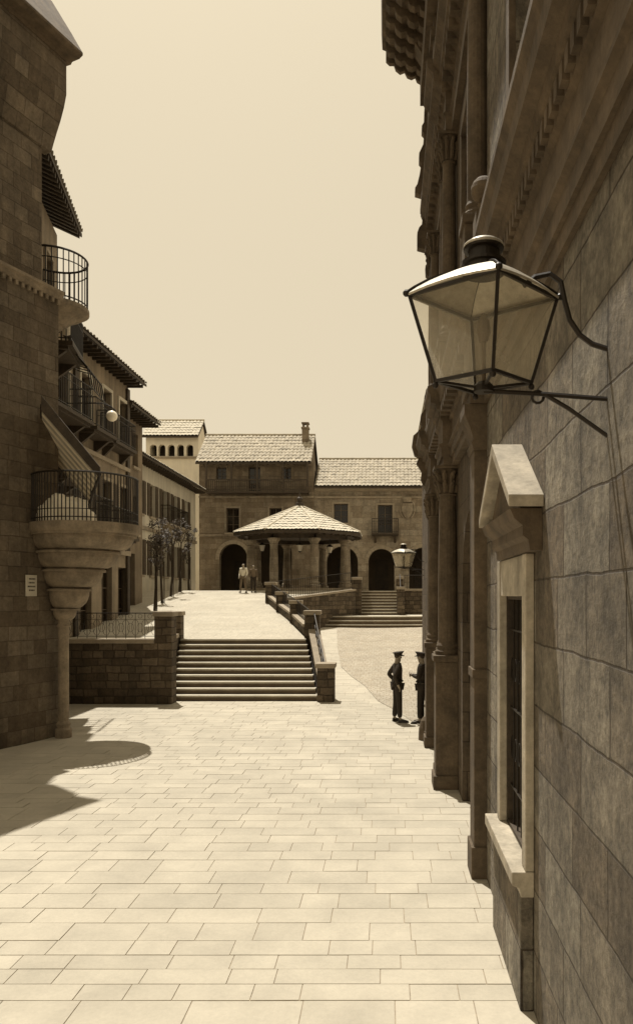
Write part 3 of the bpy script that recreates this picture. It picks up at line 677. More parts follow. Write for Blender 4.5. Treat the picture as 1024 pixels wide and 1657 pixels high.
gr = q.build('roof', M['tileg'], G, recalc=False)
q = MB().lathe(gx, gy, [(Re, ze-.08), (Re, ze+.06), (.05, za+.04)], 8, R(22.5))
for k in range(48):
    a = 2*math.pi*k/48; q.tube([(gx+2.6*math.cos(a), gy+2.6*math.sin(a), ze+.02), (gx+3.45*math.cos(a), gy+3.45*math.sin(a), ze-.12)], .05, 4)
q.build('roof_deck', M['wood'], gr)
for k in range(8):
    a = R(22.5+45*k); MB().tube([(gx+Re*math.cos(a), gy+Re*math.sin(a), ze+.12), (gx, gy, za+.12)], .06, 8).build('hip_ridge', M['tileg'], gr)
MB().lathe(gx, gy, [(.25, za+.1), (.22, za+.25), (.1, za+.3), (.16, za+.42), (.17, za+.5), (.07, za+.6), (.04, za+.85)], 12).build('finial', M['wood'], gr)
def hang(c, lb):
    t = thing('hanging_lantern', c, lb, 'lantern')
    MB().lathe(c[0], c[1], [(.09, c[2]-.2), (.16, c[2]+.1), (.16, c[2]+.12)], 6).build('glass', M['lampglass'], t)
    MB().lathe(c[0], c[1], [(.19, c[2]+.121), (.1, c[2]+.22), (.04, c[2]+.26), (.015, c[2]+.26), (.015, 6.21)], 6).build('cap', M['iron'], t)
    MB().lathe(c[0], c[1], [(.02, c[2]-.28), (.1, c[2]-.201)], 6).build('base', M['iron'], t)
hang((-6.73, 40.17, 5.75), 'small pale lantern hanging under the left of the pavilion roof')
hang((-4.6, 39.4, 5.7), 'small pale lantern hanging at the front centre of the pavilion')
hang((-3.07, 40.17, 5.65), 'small pale lantern hanging under the right of the pavilion roof')
# ---------------------------------------------------------------- right building
fR = fr_((1.1, 0, 0), (0, 1, 0), (-1, 0, 0))
Hh = thing('carved_stone_building', (5, 8, 0), 'tall dark carved stone building along the right with columns and cornices', 'building')
holed(MB(), fR, rect(-2, 8.1, -.1, 13.5), [rect(5.65, 6.75, 1.05, 3.1), rect(5.3, 6.3, 7.2, 9.8)], .45).build('wall', M['ashlarR'], Hh)
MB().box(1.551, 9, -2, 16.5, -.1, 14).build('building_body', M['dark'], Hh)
f2 = fr_((1.15, 0, 0), (0, 1, 0), (-1, 0, 0))
h2 = [arch(9.2, 11.2, -.02, 4.3), arch(13.0, 15.0, -.02, 4.3), rect(9.6, 10.8, 7.4, 9.8), rect(13.4, 14.6, 7.4, 9.8)]
holed(MB(), f2, rect(8.12, 16.5, -.1, 14.0), h2, .4).build('wall', M['ashlarR2'], Hh)
for d0 in (9.2, 13.0):
    MB().box(d0, d0+2, -.39, -.33, 0, 4.25, f2).box(d0+.2, d0+.95, -.331, -.3, .2, 3.0, f2).box(d0+1.05, d0+1.8, -.331, -.3, .2, 3.0, f2).build('door', M['wood'], Hh)
window(Hh, fR, 5.3, 6.3, 7.2, 9.8, trim=.15, trimmat=M['trimR']); window(Hh, f2, 9.6, 10.8, 7.4, 9.8, trim=.2, trimmat=M['trimR']); window(Hh, f2, 13.4, 14.6, 7.4, 9.8, trim=.2, trimmat=M['trimR'])
wn = window(Hh, fR, 5.68, 6.72, 1.08, 3.07, t=.22, sill=False, cols=2, rows=4, fm='wood')
q = MB().box(5.651, 5.679, -.3, .0, 1.051, 3.099, fR).box(6.721, 6.749, -.3, .0, 1.051, 3.099, fR).box(5.68, 6.72, -.3, .0, 3.071, 3.099, fR).box(5.68, 6.72, -.3, .0, 1.051, 1.079, fR)
q.build('shade_lining', M['wood'], wn)  # dark boards added over the pale reveals to paint the opening's shade
q = MB()
for k in range(1, 6): q.bar(L3(fR, 5.65+1.1*k/6, -.03, 1.05), L3(fR, 5.65+1.1*k/6, -.03, 3.1), .009)
for z_ in (1.4, 2.1, 2.8): q.bar(L3(fR, 5.65, -.03, z_), L3(fR, 6.75, -.03, z_), .011)
for k in range(6):
    for z_ in (1.75, 2.45): q.tube([L3(fR, 5.65+1.1*(k+.5)/6+.05*math.cos(t), -.03, z_+.1*math.sin(t)) for t in [2*math.pi*j/10 for j in range(10)]], .006, 4, True)
q.build('grille', M['iron'], wn)
MB().extr(fR, [(.002, .86), (.1, .86), (.12, .93), (.17, .95), (.17, 1.05), (.002, 1.05)], 5.5, 7.0).build('sill', M['trimL'], wn, .008)
q = MB().box(5.5, 5.65, .002, .07, 1.053, 3.42, fR).box(6.75, 6.9, .002, .07, 1.053, 3.42, fR).box(5.652, 6.748, .002, .06, 3.1, 3.42, fR)
q.build('surround', M['trimL'], wn, .008)
MB().box(5.53, 6.97, .002, .1, -.05, .857, fR).build('apron', M['ashlarR'], wn, .01)
pe = MB()
pe.extr(fR, [(.003, 3.425), (.09, 3.425), (.1, 3.5), (.14, 3.53), (.14, 3.6), (.2, 3.65), (.23, 3.72), (.003, 3.72)], 5.22, 6.76)
pd_ = pe.build('pediment', M['trimR'], wn)
q = MB()
q.add([L3(fR, a, b_, c) for b_ in (.003, .15) for a, c in ((5.25, 3.723), (6.73, 3.723), (5.99, 4.22))], [(0, 1, 2), (5, 4, 3), (0, 3, 4, 1), (1, 4, 5, 2), (2, 5, 3, 0)])
q.build('tympanum', M['trimR'], pd_)
q = MB()
for (a0, a1) in ((5.16, 5.99), (6.82, 5.99)):
    v = [(a0, 3.725), (a1, 4.24), (a1, 4.33), (a0, 3.81)]
    q.add([L3(fR, a, b_, c) for b_ in (.003, .25) for a, c in v], [(0, 1, 2, 3), (7, 6, 5, 4), (0, 4, 5, 1), (1, 5, 6, 2), (2, 6, 7, 3), (3, 7, 4, 0)])
q.build('raking_cornice', M['trimL'], pd_, .006)
ent = [(.002, 5.2), (.04, 5.2), (.04, 5.33), (.07, 5.33), (.07, 5.47), (.11, 5.5), (.11, 5.53), (.05, 5.55), (.05, 5.9), (.09, 5.93), (.09, 6.07), (.15, 6.1), (.16, 6.17), (.24, 6.2), (.25, 6.32), (.29, 6.4), (.29, 6.46), (.002, 6.52)]
q = MB().extr(fR, ent, -2, 8.1); a = -1.9
while a < 8: q.box(a, a+.075, .085, .135, 5.945, 6.065, fR); a += .13
q.build('entablature', M['trimR'], Hh)
MB().box(6.95, 7.2, .08, .26, 6.5, 6.72, fR).lathe(1.1-.17, 7.08, [(.06, 6.72), (.04, 6.78), (.06, 6.84), (.03, 6.86)], 12).sphere((1.1-.17, 7.08, 6.98), .125, 10).build('ball_finial', M['trimR'], Hh)
MB().box(8.12, 8.5, .05-.049, .19, 0, 5.0, f2).box(8.1, 8.52, .001, .22, 0, .35, f2).box(8.1, 8.52, .001, .21, 2.2, 2.3, f2).build('pilaster', M['trimR'], Hh, .008)
MB().extr(f2, [(.001, 4.7), (.2, 4.7), (.22, 4.78), (.2, 4.82), (.24, 4.95), (.3, 5.1), (.3, 5.2), (.001, 5.2)], 8.08, 8.56).build('capital', M['trimR'], Hh)
def leafy(q, x, y_, r, z0, z1):
    for k in range(10):
        a = 2*math.pi*k/10; c, s_ = math.cos(a), math.sin(a)
        for zz, hh, rr in ((z0, (z1-z0)*.45, 1.05), (z0+(z1-z0)*.4, (z1-z0)*.45, 1.2)):
            q.tube([(x+c*r*rr*.9, y_+s_*r*rr*.9, zz), (x+c*r*rr*1.1, y_+s_*r*rr*1.1, zz+hh*.7), (x+c*r*rr*1.45, y_+s_*r*rr*1.45, zz+hh), (x+c*r*rr*1.4, y_+s_*r*rr*1.4, zz+hh*.75)], [r*.25, r*.28, r*.2, r*.08], 5)
def order(xc, yc, z0, zp, zt, r):
    pd0 = MB().box(xc-r*1.35, 1.149, yc-r*1.4, yc+r*1.4, z0, zp-.1).box(xc-r*1.6, 1.149, yc-r*1.65, yc+r*1.65, z0, z0+.22).box(xc-r*1.6, 1.149, yc-r*1.65, yc+r*1.65, zp-.1, zp)
    pd0.build('pedestal', M['trimR'], Hh, .01)
    hc = zt-.42
    MB().lathe(xc, yc, [(r*1.3, zp), (r*1.35, zp+.06), (r*1.1, zp+.1), (r*1.2, zp+.15), (r, zp+.2), (r*1.02, zp+(hc-zp)*.4), (r*.86, hc-.05), (r*1.02, hc-.03), (r*.9, hc), (r*1.0, zt-.1), (r*1.3, zt-.05)], 18).build('column', M['trimR'], Hh)
    q = MB(); leafy(q, xc, yc, r*.95, hc, zt-.05); q.box(xc-r*1.5, xc+r*1.5, yc-r*1.5, yc+r*1.5, zt-.045, zt); q.build('capital', M['trimR'], Hh)
order(1.0, 12.1, 0, 2.15, 5.2, .155); order(1.0, 12.65, 0, 2.15, 5.2, .12)
order(1.0, 15.35, 0, 2.15, 5.2, .14); order(1.0, 15.95, 0, 2.15, 5.2, .12)
e2 = [(b_+(.06 if b_ > .01 else 0), c) for b_, c in ent]
q = MB().extr(f2, e2, 8.12, 16.5); a = 8.7
while a < 16.4: q.box(a, a+.14, .1, .3, 5.98, 6.12, f2); a += .3
q.build('entablature', M['trimR'], Hh)
for a0, a1 in ((8.05, 8.62), (11.85, 12.9), (15.1, 16.55)):
    pr = [(b_+(.2 if b_ > .01 else 0), c+(.004 if b_ > .01 else 0)) for b_, c in ent]
    MB().extr(f2, pr, a0, a1).build('entablature_block', M['trimR'], Hh)
for yc in (8.3, 12.1, 12.65, 15.35, 15.95): order(1.02, yc, 6.5, 7.3, 10.6, .12)
e3 = [(.002, 10.6), (.1, 10.6), (.1, 10.8), (.14, 10.85), (.1, 10.9), (.1, 11.2), (.18, 11.3), (.3, 11.4), (.3, 11.5), (.4, 11.62), (.4, 11.72), (.002, 11.8)]
q = MB().extr(f2, e3, 8.12, 16.5); a = 8.7
while a < 16.4: q.box(a, a+.12, .1, .27, 11.22, 11.36, f2); a += .26
q.build('entablature', M['trimR'], Hh)
for a0, a1 in ((8.05, 8.6), (11.9, 12.9)):
    MB().extr(f2, [(b_+(.1 if b_ > .01 else 0), c+(.004 if b_ > .01 else 0)) for b_, c in e3], a0, a1).build('entablature_block', M['trimR'], Hh)
for yc in (8.3, 10.3, 12.3, 14.1, 15.9):
    MB().box(yc-.22, yc+.22, .002, .26, 11.8, 14.3, f2).box(yc-.27, yc+.27, .002, .32, 13.6, 13.75, f2).extr(f2, [(.002, 14.3), (.25, 14.3), (.4, 14.6), (.55, 14.85), (.002, 14.85)], yc-.2, yc+.2).build('bracket', M['trimR'], Hh)
zS = lambda y_: E0+(965-y_)/72.3
sil = [(122, .26), (128, .31), (140, .33), (146, .26), (160, .25), (175, .30), (200, .31), (206, .36), (214, .36), (218, .31), (236, .33), (250, .42), (262, .42), (266, .37), (285, .41), (300, .46), (306, .51), (314, .51), (318, .33), (332, .33), (345, .38), (352, .34), (365, .36), (370, .42), (378, .46), (402, .46), (406, .26), (425, .22), (432, .28), (445, .27), (450, .2), (470, .22), (490, .16), (560, .14), (600, .12), (612, .2), (622, .16), (630, .24), (642, .3), (650, .24), (660, .26), (672, .38), (684, .40), (690, .33), (700, .46), (706, .55), (722, .58), (737, .52), (741, .42), (750, .48), (756, .42), (764, .36), (776, .38), (790, .29), (800, .24), (830, .2)]
MB().extr(f2, [(.002, zS(122))]+[(b_, zS(y_)) for y_, b_ in sil]+[(.002, zS(830))], 16.52, 16.72).build('end_pilaster', M['trimR'], Hh)
MB().box(8.12, 16.5, .003, .4, 14.02, 14.6, f2).build('frieze', M['trimR'], Hh)
top = [(.002, 14.6), (.26, 14.75), (.32, 14.9), (.5, 14.93), (.55, 15.05), (.8, 15.1), (.9, 15.2), (1.08, 15.25), (1.15, 15.38), (1.24, 15.42), (1.26, 15.75), (-.5, 16.1), (-.5, 14.6)]
q = MB().extr(f2, top, -2, 16.7); a = 8.4
mod = [(.28, 14.72), (.36, 14.68), (.46, 14.74), (.5, 14.84), (.58, 14.80), (.68, 14.84), (.74, 14.96), (.84, 14.92), (.94, 15.0), (.98, 15.12), (1.08, 15.12), (1.16, 15.2), (1.16, 15.36), (.28, 15.36)]
while a < 16.5: q.extr(f2, mod, a, a+.17); a += .42
q.extr(f2, mod, 16.702, 16.8)
q.build('top_cornice', M['trimR'], Hh)
W3 = thing('stone_wing', (5, 20, 0), 'plain lower stone wing beyond the carved facade carrying the far lantern', 'building')
MB().box(1.13, 9, 16.85, 23.4, -.1, 7.6).build('wall', M['ashlarR2'], W3)
MB().box(.95, 9.1, 16.86, 23.6, 7.603, 7.8).build('cornice', M['trimR'], W3)
MB().hexa([(.9, 16.86, 7.803), (9, 16.86, 7.803), (9, 23.65, 7.803), (.9, 23.65, 7.803), (.95, 16.86, 7.88), (9, 16.86, 9.8), (9, 23.6, 9.8), (.95, 23.6, 7.88)]).build('roof', M['tile'], W3)
tag(MB().lathe(.84, 16.0, [(.15, 0), (.14, .25), (.1, .42), (.04, .5)], 12).build('guard_stone', M['trimR']), 'small rounded guard stone at the foot of the carved facade by the guards', 'bollard')
# ---------------------------------------------------------------- lanterns
def make_lantern(cx, cy, cz, label):
    t = thing('wall_lantern', (cx+.615, cy, cz), label, 'lantern', 'square iron wall lanterns')
    yaw = R(4)
    def K(r, k, z): a = yaw+math.pi/2*k; return Vector((cx+r*math.cos(a), cy+.84*r*math.sin(a), cz+z))
    rb, rt, zt = .242, .372, .425
    q = MB()
    for k in range(4):
        q.tube([K(rb, k, 0), K(rt, k, zt)], .0115, 4); q.tube([K(rb, k, 0), K(rb, k+1, 0)], .0115, 4); q.tube([K(rt, k, zt), K(rt, k+1, zt)], .012, 4)
        q.sphere(K(rb, k, -.02), .016, 5); q.sphere(K(rt+.015, k, zt+.01), .018, 5); q.tube([K(rb, k, 0), K(rb*.05, k, -.03)], .009, 4)
    q.lathe(cx, cy, [(.05, cz-.05), (.05, cz-.02), (.03, cz+.0)], 10)
    q.build('frame', M['iron'], t)
    for k in range(4):
        a, b_, c, d = K(rb-.004, k, .008), K(rb-.004, k+1, .008), K(rt-.004, k+1, zt-.008), K(rt-.004, k, zt-.008)
        p = MB(); p.add([a, b_, c, d], [(0, 1, 2, 3)]); p.build('glass_pane', M['glass'], t, recalc=False)
    lv = [(.42, .385), (.428, .395), (.462, .345), (.495, .285), (.522, .22), (.542, .15), (.55, .10)]
    q = MB(); vs = []; ns = 8
    for z, r in lv:
        for k in range(4):
            for j in range(ns):
                p = K(r, k, z).lerp(K(r, k+1, z), j/ns); bul = .02*math.sin(math.pi*j/ns)*(r/.4)
                p += Vector((0, 0, bul)); vs.append(p)
    n = 4*ns
    q.add(vs, [(j*n+k, j*n+(k+1) % n, (j+1)*n+(k+1) % n, (j+1)*n+k) for j in range(len(lv)-1) for k in range(n)])
    rf = q.build('roof', M['zinc'], t)
    q = MB()
    for k in range(4): q.tube([K(r+.003, k, z+.004) for z, r in lv[1:]], .007, 5)
    q.build('roof_ribs', M['iron'], rf)
    MB().lathe(cx, cy, [(.105, cz+.54), (.1, cz+.575), (.112, cz+.58), (.112, cz+.594), (.083, cz+.6), (.08, cz+.65), (.098, cz+.655), (.102, cz+.665)], 24).build('chimney', M['iron'], rf)
    MB().lathe(cx, cy, [(.102, cz+.666), (.098, cz+.682), (.075, cz+.698), (.03, cz+.706), (.002, cz+.707)], 24).build('chimney_cap', M['zinc'], rf, smooth=True)
    MB().tube([(cx, cy, cz+.0), (cx, cy, cz+.2)], .012, 8).lathe(cx, cy, [(.02, cz+.2), (.035, cz+.25), (.03, cz+.3), (.01, cz+.34)], 10).build('burner', M['frame'], t)
    q = MB()
    q.tube([(cx, cy, cz-.045), (cx+.3, cy, cz-.06), (cx+.618, cy, cz-.085)], .012, 6)
    q.tube([(cx+.30, cy, cz-.06), (cx+.42, cy, cz-.13), (cx+.618, cy, cz-.27)], .011, 6)
    q.tube([(cx+.27+.03*math.cos(u_), cy, cz-.075-.03*math.sin(u_)) for u_ in [k*.6 for k in range(10)]], .008, 5)
    q.tube([(cx+.2, cy, cz+.48), (cx+.256, cy, cz+.525), (cx+.33, cy, cz+.54), (cx+.385, cy, cz+.5), (cx+.405, cy, cz+.4), (cx+.43, cy, cz+.31), (cx+.48, cy, cz+.235), (cx+.54, cy, cz+.19), (cx+.618, cy, cz+.165)], .0135, 6)
    q.build('bracket', M['iron'], t)
    return t
ln = make_lantern(.485, 3.7, 4.17, 'large square iron and glass lantern on a bracket close by on the right')
l2 = copy_tree(ln); l2.location = (1.13, 22.3, 3.98); l2['label'] = 'small looking distant square lantern beyond the carved facade near the far steps'
# ---------------------------------------------------------------- trees
def tree(px, d, label, h=3.9, seed=0):
    rnd = random.Random(seed); X = (px-625)/1200*d; z0 = T(d)
    t = thing('street_tree', (X, d, z0), label, 'tree')
    q = MB(); lean = rnd.uniform(-.12, .12)
    pts = [Vector((X+lean*k/5+rnd.uniform(-.02, .02), d, z0+h*.62*k/5)) for k in range(6)]
    q.tube(pts, [.065, .056, .05, .045, .04, .034], 7)
    ends = []
    for k in range(7):
        a = rnd.uniform(0, 6.28); s_ = pts[3+k % 3] if k < 4 else pts[5]
        e = s_+Vector((math.cos(a)*rnd.uniform(.2, .5), math.sin(a)*rnd.uniform(.2, .5), rnd.uniform(.45, 1.25)))
        m_ = s_.lerp(e, .5)+Vector((0, 0, -.08)); q.tube([s_, m_, e], [.025, .018, .009], 5); ends += [e]
        if k % 2: ends.append(m_.lerp(e, .5))
    q.build('trunk', M['bark'], t)
    MB().tube([(X+.12, d-.05, z0), (X+.12, d-.05, z0+1.9)], .025, 5).build('stake', M['wood'], t)
    q = MB()
    for e in ends:
        rad = rnd.uniform(.16, .32)
        for _ in range(46):
            v = Vector((rnd.gauss(0, 1), rnd.gauss(0, 1), rnd.gauss(0, .8))); v = v.normalized()*rad*rnd.random()**.45
            c = e+v; s_ = rnd.uniform(.035, .075)
            u = Vector((rnd.uniform(-1, 1), rnd.uniform(-1, 1), rnd.uniform(-1, 1))).normalized(); w = u.orthogonal().normalized()
            q.add([c-u*s_, c-w*s_*.5, c+u*s_, c+w*s_*.5], [(0, 1, 2, 3)])
    q.build('crown', M['leaf'], t, recalc=False)
tlab = ['slender young street tree nearest the scrolled iron railing', 'second slender young tree from the scrolled railing', 'middle one of the five slender young street trees', 'second farthest of the slender young trees before the pale house', 'farthest slender young tree beside the brown arcaded building']
for i, (px, d) in enumerate(((250, 31.5), (262, 34), (277, 36.5), (290, 38.5), (305, 42.5))): tree(px, d, tlab[i], 4.0, 20+i)
# ---------------------------------------------------------------- people
def skin_mesh(vs, es, rs, rootv, sub=2):
    me = bpy.data.meshes.new('tmp'); me.from_pydata(vs, es, []); ob = bpy.data.objects.new('tmp', me); col.objects.link(ob)
    sm = ob.modifiers.new('skin', 'SKIN'); sm.use_smooth_shade = True
    if not me.skin_vertices: bm = bmesh.new(); bm.from_mesh(me); bm.verts.layers.skin.verify(); bm.to_mesh(me); bm.free()
    for i, sv in enumerate(me.skin_vertices[0].data):
        r = rs[i]; sv.radius = r if isinstance(r, tuple) else (r, r); sv.use_root = (i == rootv)
    sb = ob.modifiers.new('sub', 'SUBSURF'); sb.levels = sub; sb.render_levels = sub
    dg = bpy.context.evaluated_depsgraph_get(); dg.update()
    ev = ob.evaluated_get(dg); m2 = ev.to_mesh()
    out = ([Vector(v.co) for v in m2.vertices], [tuple(p.vertices) for p in m2.polygons])
    ev.to_mesh_clear(); bpy.data.objects.remove(ob); bpy.data.meshes.remove(me)
    return out
def person(X, d, z0, yaw, label, pose, mats, hgt=1.74, cap=True):
    t = thing('person', (X, d, z0), label, 'person')
    k = hgt/1.74; ca, sa = math.cos(yaw), math.sin(yaw)
    def W(v): v = Vector(v)*k; return Vector((X+v.x*ca-v.y*sa, d+v.x*sa+v.y*ca, z0+v.z))
    J = {'pel': (0, 0, .95), 'spi': (0, .01, 1.12), 'che': (0, .0, 1.32), 'nec': (0, -.01, 1.47), 'hb': (0, .015, 1.545), 'hm': (0, .02, 1.62), 'ht': (0, .0, 1.69), 'nose': (0, .118, 1.605), 'chin': (0, .075, 1.54)}
    J.update(pose)
    for s_, n in ((1, 'R'), (-1, 'L')):
        J.setdefault('sh'+n, (s_*.185, 0, 1.41)); J.setdefault('hip'+n, (s_*.095, 0, .91))
    vs = []; idx = {}; rs = []; es = []
    def V(n, p, r):
        idx[n] = len(vs); vs.append(Vector(p)); rs.append(r); return idx[n]
    R_ = {'pel': (.14, .11), 'spi': (.125, .1), 'che': (.145, .11), 'nec': .055, 'hb': (.07, .075), 'hm': (.078, .09), 'ht': (.06, .07), 'nose': .014, 'chin': .03}
    for n in ('pel', 'spi', 'che', 'nec', 'hb', 'hm', 'ht', 'nose', 'chin'): V(n, J[n], R_[n])
    es += [(0, 1), (1, 2), (2, 3), (3, 4), (4, 5), (5, 6), (5, 7), (4, 8)]
    for n in 'RL':
        a = V('sh'+n, J['sh'+n], .062); b_ = V('el'+n, J['el'+n], .042); c = V('wr'+n, J['wr'+n], .03)
        es += [(2, a), (a, b_), (b_, c)]
        w = Vector(J['wr'+n]); dv = (w-Vector(J['el'+n])).normalized()
        sd = dv.cross(Vector((0, 1, 0)) if abs(dv.y) < .8 else Vector((1, 0, 0))).normalized(); up = dv.cross(sd).normalized()
        pm = V('pm'+n, w+dv*.07, (.036, .02)); es.append((c, pm))
        for j, (o_, L_) in enumerate(((-.028, .07), (-.01, .08), (.01, .077), (.027, .06))):
            f1 = V('f', w+dv*.1+sd*o_, .0095); f2_ = V('f', w+dv*(.1+L_*.5)+sd*o_*1.1+up*.012, .009); f3 = V('f', w+dv*(.1+L_*.85)+sd*o_*1.1+up*.035, .007)
            es += [(pm, f1), (f1, f2_), (f2_, f3)]
        t1 = V('t', w+dv*.05+sd*-.045+up*.015, .011); t2 = V('t', w+dv*.09+sd*-.06+up*.03, .009); es += [(c, t1), (t1, t2)]
        a = V('hip'+n, J['hip'+n], .085); b_ = V('kn'+n, J['kn'+n], .055); c = V('an'+n, J['an'+n], .038)
        dt = V('to'+n, J['to'+n], (.035, .025)); es += [(0, a), (a, b_), (b_, c), (c, dt)]
    def mk(vv, ee, rr, nm, mat, sub=1):
        o_ = skin_mesh([tuple(v) for v in vv], ee, rr, 0, sub); q = MB(); q.add([W(v) for v in o_[0]], o_[1]); return q.build(nm, mat, t, smooth=True)
    mk(vs, es, rs, 'body', M['skin'], 2)
    vv = [J['pel'], J['spi'], J['che'], (0, -.01, 1.455)]; vv = [Vector(v) for v in vv]; vv[0] = vv[0]+Vector((0, 0, -.1)); rr = [(.175, .135), (.15, .125), (.17, .135), (.08, .08)]
    ee = [(0, 1), (1, 2), (2, 3)]
    for n in 'RL':
        i = len(vv); e_, w = Vector(J['el'+n]), Vector(J['wr'+n]); vv += [Vector(J['sh'+n])+Vector((0, 0, -.005)), e_, e_.lerp(w, .93)]; rr += [.082, .062, .047]; ee += [(2, i), (i, i+1), (i+1, i+2)]
    mk(vv, ee, rr, 'jacket' if cap else 'shirt', mats[0], 2)
    vv = [Vector(J['pel'])+Vector((0, 0, .03))]; rr = [(.15, .12)]; ee = []
    for n in 'RL':
        i = len(vv); kn, an = Vector(J['kn'+n]), Vector(J['an'+n]); vv += [Vector(J['hip'+n]), kn, kn.lerp(an, .93)]; rr += [.105, .078, .065]; ee += [(0, i), (i, i+1), (i+1, i+2)]
    mk(vv, ee, rr, 'trousers', mats[1], 2)
    for n in 'RL':
        an, to = Vector(J['an'+n]), Vector(J['to'+n]); dv = (to-an); dv.z = 0; dv.normalize()
        h0 = Vector((an.x, an.y, 0))-dv*.05; q = MB()
        base = [h0+dv*a+Vector((-dv.y, dv.x, 0))*b_ for a, b_ in ((0, -.03), (0, .03), (.12, .04), (.22, .042), (.28, .02), (.28, -.02), (.22, -.042), (.12, -.04))]
        topz = [.09, .09, .09, .06, .045, .045, .06, .09]
        q.add([W(b_+Vector((0, 0, .002))) for b_ in base]+[W(b_.lerp(h0+dv*.12, .12)+Vector((0, 0, tz))) for b_, tz in zip(base, topz)], [tuple(range(8)), tuple(range(8, 16))]+[(i, (i+1) % 8, 8+(i+1) % 8, 8+i) for i in range(8)])
        q.build('shoe', M['leather'], t, .006)
    hm = Vector(J['hm'])
    o_ = skin_mesh([tuple(hm+Vector((0, -.035, -.04))), tuple(hm+Vector((0, -.03, .03))), tuple(hm+Vector((0, -.01, .07)))], [(0, 1), (1, 2)], [(.075, .06), (.086, .08), (.07, .075)], 0, 2)
    q = MB(); q.add([W(v) for v in o_[0]], o_[1]); q.build('hair', M['wood'], t, smooth=True)
    if cap:
        q = MB(); n = 20; rings = [(.098, .045), (.1, .085), (.138, .115), (.135, .13), (.05, .138)]; vs2 = []
        for r, z in rings:
            for j in range(n):
                a = 2*math.pi*j/n; tilt = .02*math.sin(a) if r > .11 else 0; vs2.append(W(hm+Vector((r*math.cos(a)*.92, r*math.sin(a)*1.05, z+tilt))))
        q.add(vs2, [(j*n+i, j*n+(i+1) % n, (j+1)*n+(i+1) % n, (j+1)*n+i) for j in range(len(rings)-1) for i in range(n)]+[tuple((len(rings)-1)*n+i for i in range(n)), tuple(range(n))])
        c_ = q.build('cap', mats[0], t)
        q = MB(); vs2 = []
        for zz in (0, .008):
            for j in range(9):
                a = R(20)+R(140)*j/8; vs2.append(W(hm+Vector((.095*math.cos(a), .1*math.sin(a), .05+zz)))); vs2.append(W(hm+Vector((.105*math.cos(a), .165*math.sin(a), .028+zz))))
        fs = [(2*j, 2*j+1, 2*j+3, 2*j+2) for j in range(8)]+[(18+2*j, 18+2*j+2, 18+2*j+3, 18+2*j+1) for j in range(8)]+[(2*j+1, 18+2*j+1, 18+2*j+3, 2*j+3) for j in range(8)]
        q.add(vs2, fs); q.build('visor', M['leather'], c_)
        q = MB(); pts = [W(Vector((.168*math.cos(a), .13*math.sin(a), 1.03))) for a in [2*math.pi*j/20 for j in range(20)]]
        q.tube(pts, .022, 5, True); q.build('belt', M['leather'], t)
    return t
person(.27, 18.25, 0, R(-78), 'standing uniformed guard in peaked cap, fully visible, one hand on hip',
   {'elL': (-.3, -.16, 1.17), 'wrL': (-.2, .0, 1.0), 'elR': (.25, -.12, 1.15), 'wrR': (.2, -.02, .93), 'knR': (.1, .03, .5), 'knL': (-.11, -.01, .5), 'anR': (.11, .04, .08), 'anL': (-.13, -.05, .08), 'toR': (.13, .18, .03), 'toL': (-.16, .1, .03)}, (M['uniform'], M['uniform2']), 1.72)
person(.86, 18.1, 0, R(80), 'second guard in peaked cap half hidden behind the carved facade, arms folded',
   {'elR': (.25, .05, 1.14), 'wrR': (.03, .22, 1.17), 'elL': (-.25, .05, 1.14), 'wrL': (-.03, .24, 1.2), 'knR': (.1, .02, .5), 'knL': (-.1, .03, .5), 'anR': (.1, .0, .08), 'anL': (-.12, .03, .08), 'toR': (.12, .15, .03), 'toL': (-.15, .17, .03)}, (M['uniform'], M['uniform2']), 1.72)
person(-7.32, 38.0, T(38.0), R(170), 'distant walker in white shirt crossing the bright terrace',
   {'elR': (.24, -.08, 1.14), 'wrR': (.22, .1, .95), 'elL': (-.24, .02, 1.13), 'wrL': (-.22, .18, .98), 'knR': (.1, .16, .52), 'knL': (-.1, .0, .5), 'anR': (.1, .2, .09), 'anL': (-.1, -.25, .12), 'toR': (.1, .34, .05), 'toL': (-.1, -.12, .03)}, (M['shirt'], M['trouserg']), 1.52, False)
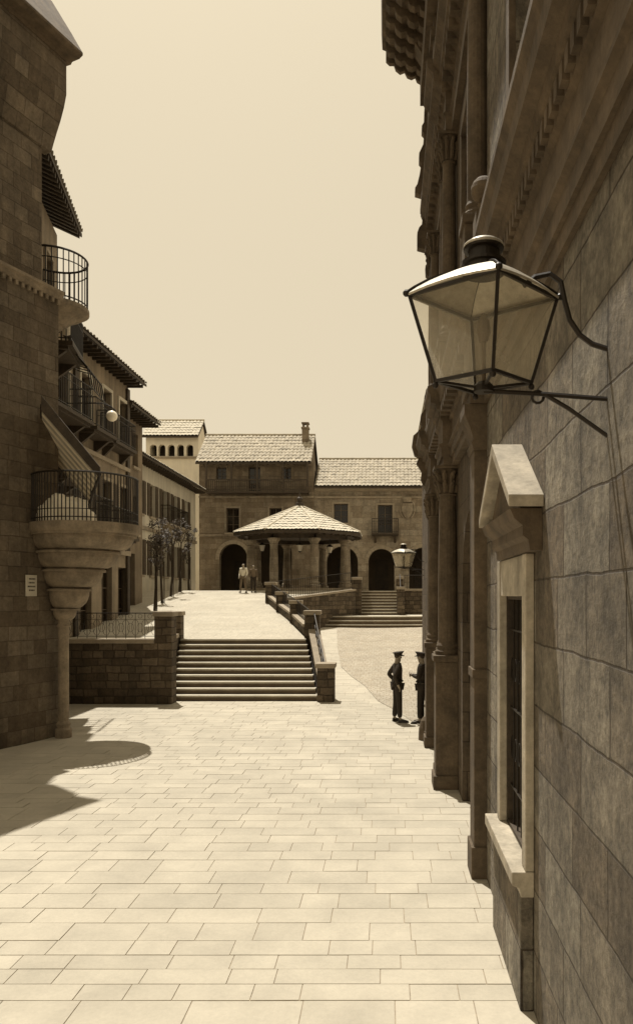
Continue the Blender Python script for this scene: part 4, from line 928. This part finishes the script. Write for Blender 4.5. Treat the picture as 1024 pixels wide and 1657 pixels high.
person(-6.87, 38.3, T(38.3), R(200), 'distant figure in darker clothes just right of the white shirted walker',
   {'elR': (.25, -.03, 1.13), 'wrR': (.24, .05, .9), 'elL': (-.25, -.03, 1.13), 'wrL': (-.24, .05, .9), 'knR': (.1, .02, .5), 'knL': (-.1, .02, .5), 'anR': (.1, 0, .08), 'anL': (-.1, 0, .08), 'toR': (.12, .15, .03), 'toL': (-.12, .15, .03)}, (M['trouserg'], M['uniform']), 1.42, False)
# ---------------------------------------------------------------- light, world, camera
sd = Vector((-.158, .34, 1)).normalized()
sun = bpy.data.lights.new('sun', 'SUN'); sun.energy = 5.0; sun.angle = R(.5); sun.color = (1, .95, .86)
so = bpy.data.objects.new('sun', sun); col.objects.link(so); so.rotation_euler = sd.to_track_quat('Z', 'Y').to_euler(); so.location = (0, 0, 40)
w = bpy.data.worlds.new('World'); scene.world = w; w.use_nodes = True; nt = w.node_tree
bg = nt.nodes['Background']
sky = nt.nodes.new('ShaderNodeTexSky'); sky.sky_type = 'NISHITA'; sky.sun_disc = False
sky.sun_elevation = math.asin(sd.z); sky.sun_rotation = math.atan2(sd.x, sd.y); sky.dust_density = 4
bw = nt.nodes.new('ShaderNodeRGBToBW'); nt.links.new(sky.outputs[0], bw.inputs[0])
pw = nmath(nt, 'POWER', bw.outputs[0], .25)
rgb = nt.nodes.new('ShaderNodeRGB'); rgb.outputs[0].default_value = (1, .86, .62, 1)
nt.links.new(nmul(nt, rgb.outputs[0], pw), bg.inputs['Color']); bg.inputs['Strength'].default_value = .55
cam = bpy.data.cameras.new('camera'); co = bpy.data.objects.new('camera', cam); col.objects.link(co)
co.location = (0, 0, E0); co.rotation_euler = (R(90), 0, 0)
cam.sensor_fit = 'HORIZONTAL'; cam.sensor_width = 36; cam.lens = FP/1024*36
cam.shift_x = -(CX-512)/1024; cam.shift_y = (CY-828.5)/1024; cam.clip_end = 2000; cam.clip_start = .05
scene.camera = co
scene.view_settings.view_transform = 'Standard'; scene.view_settings.look = 'None'; scene.view_settings.exposure = 0
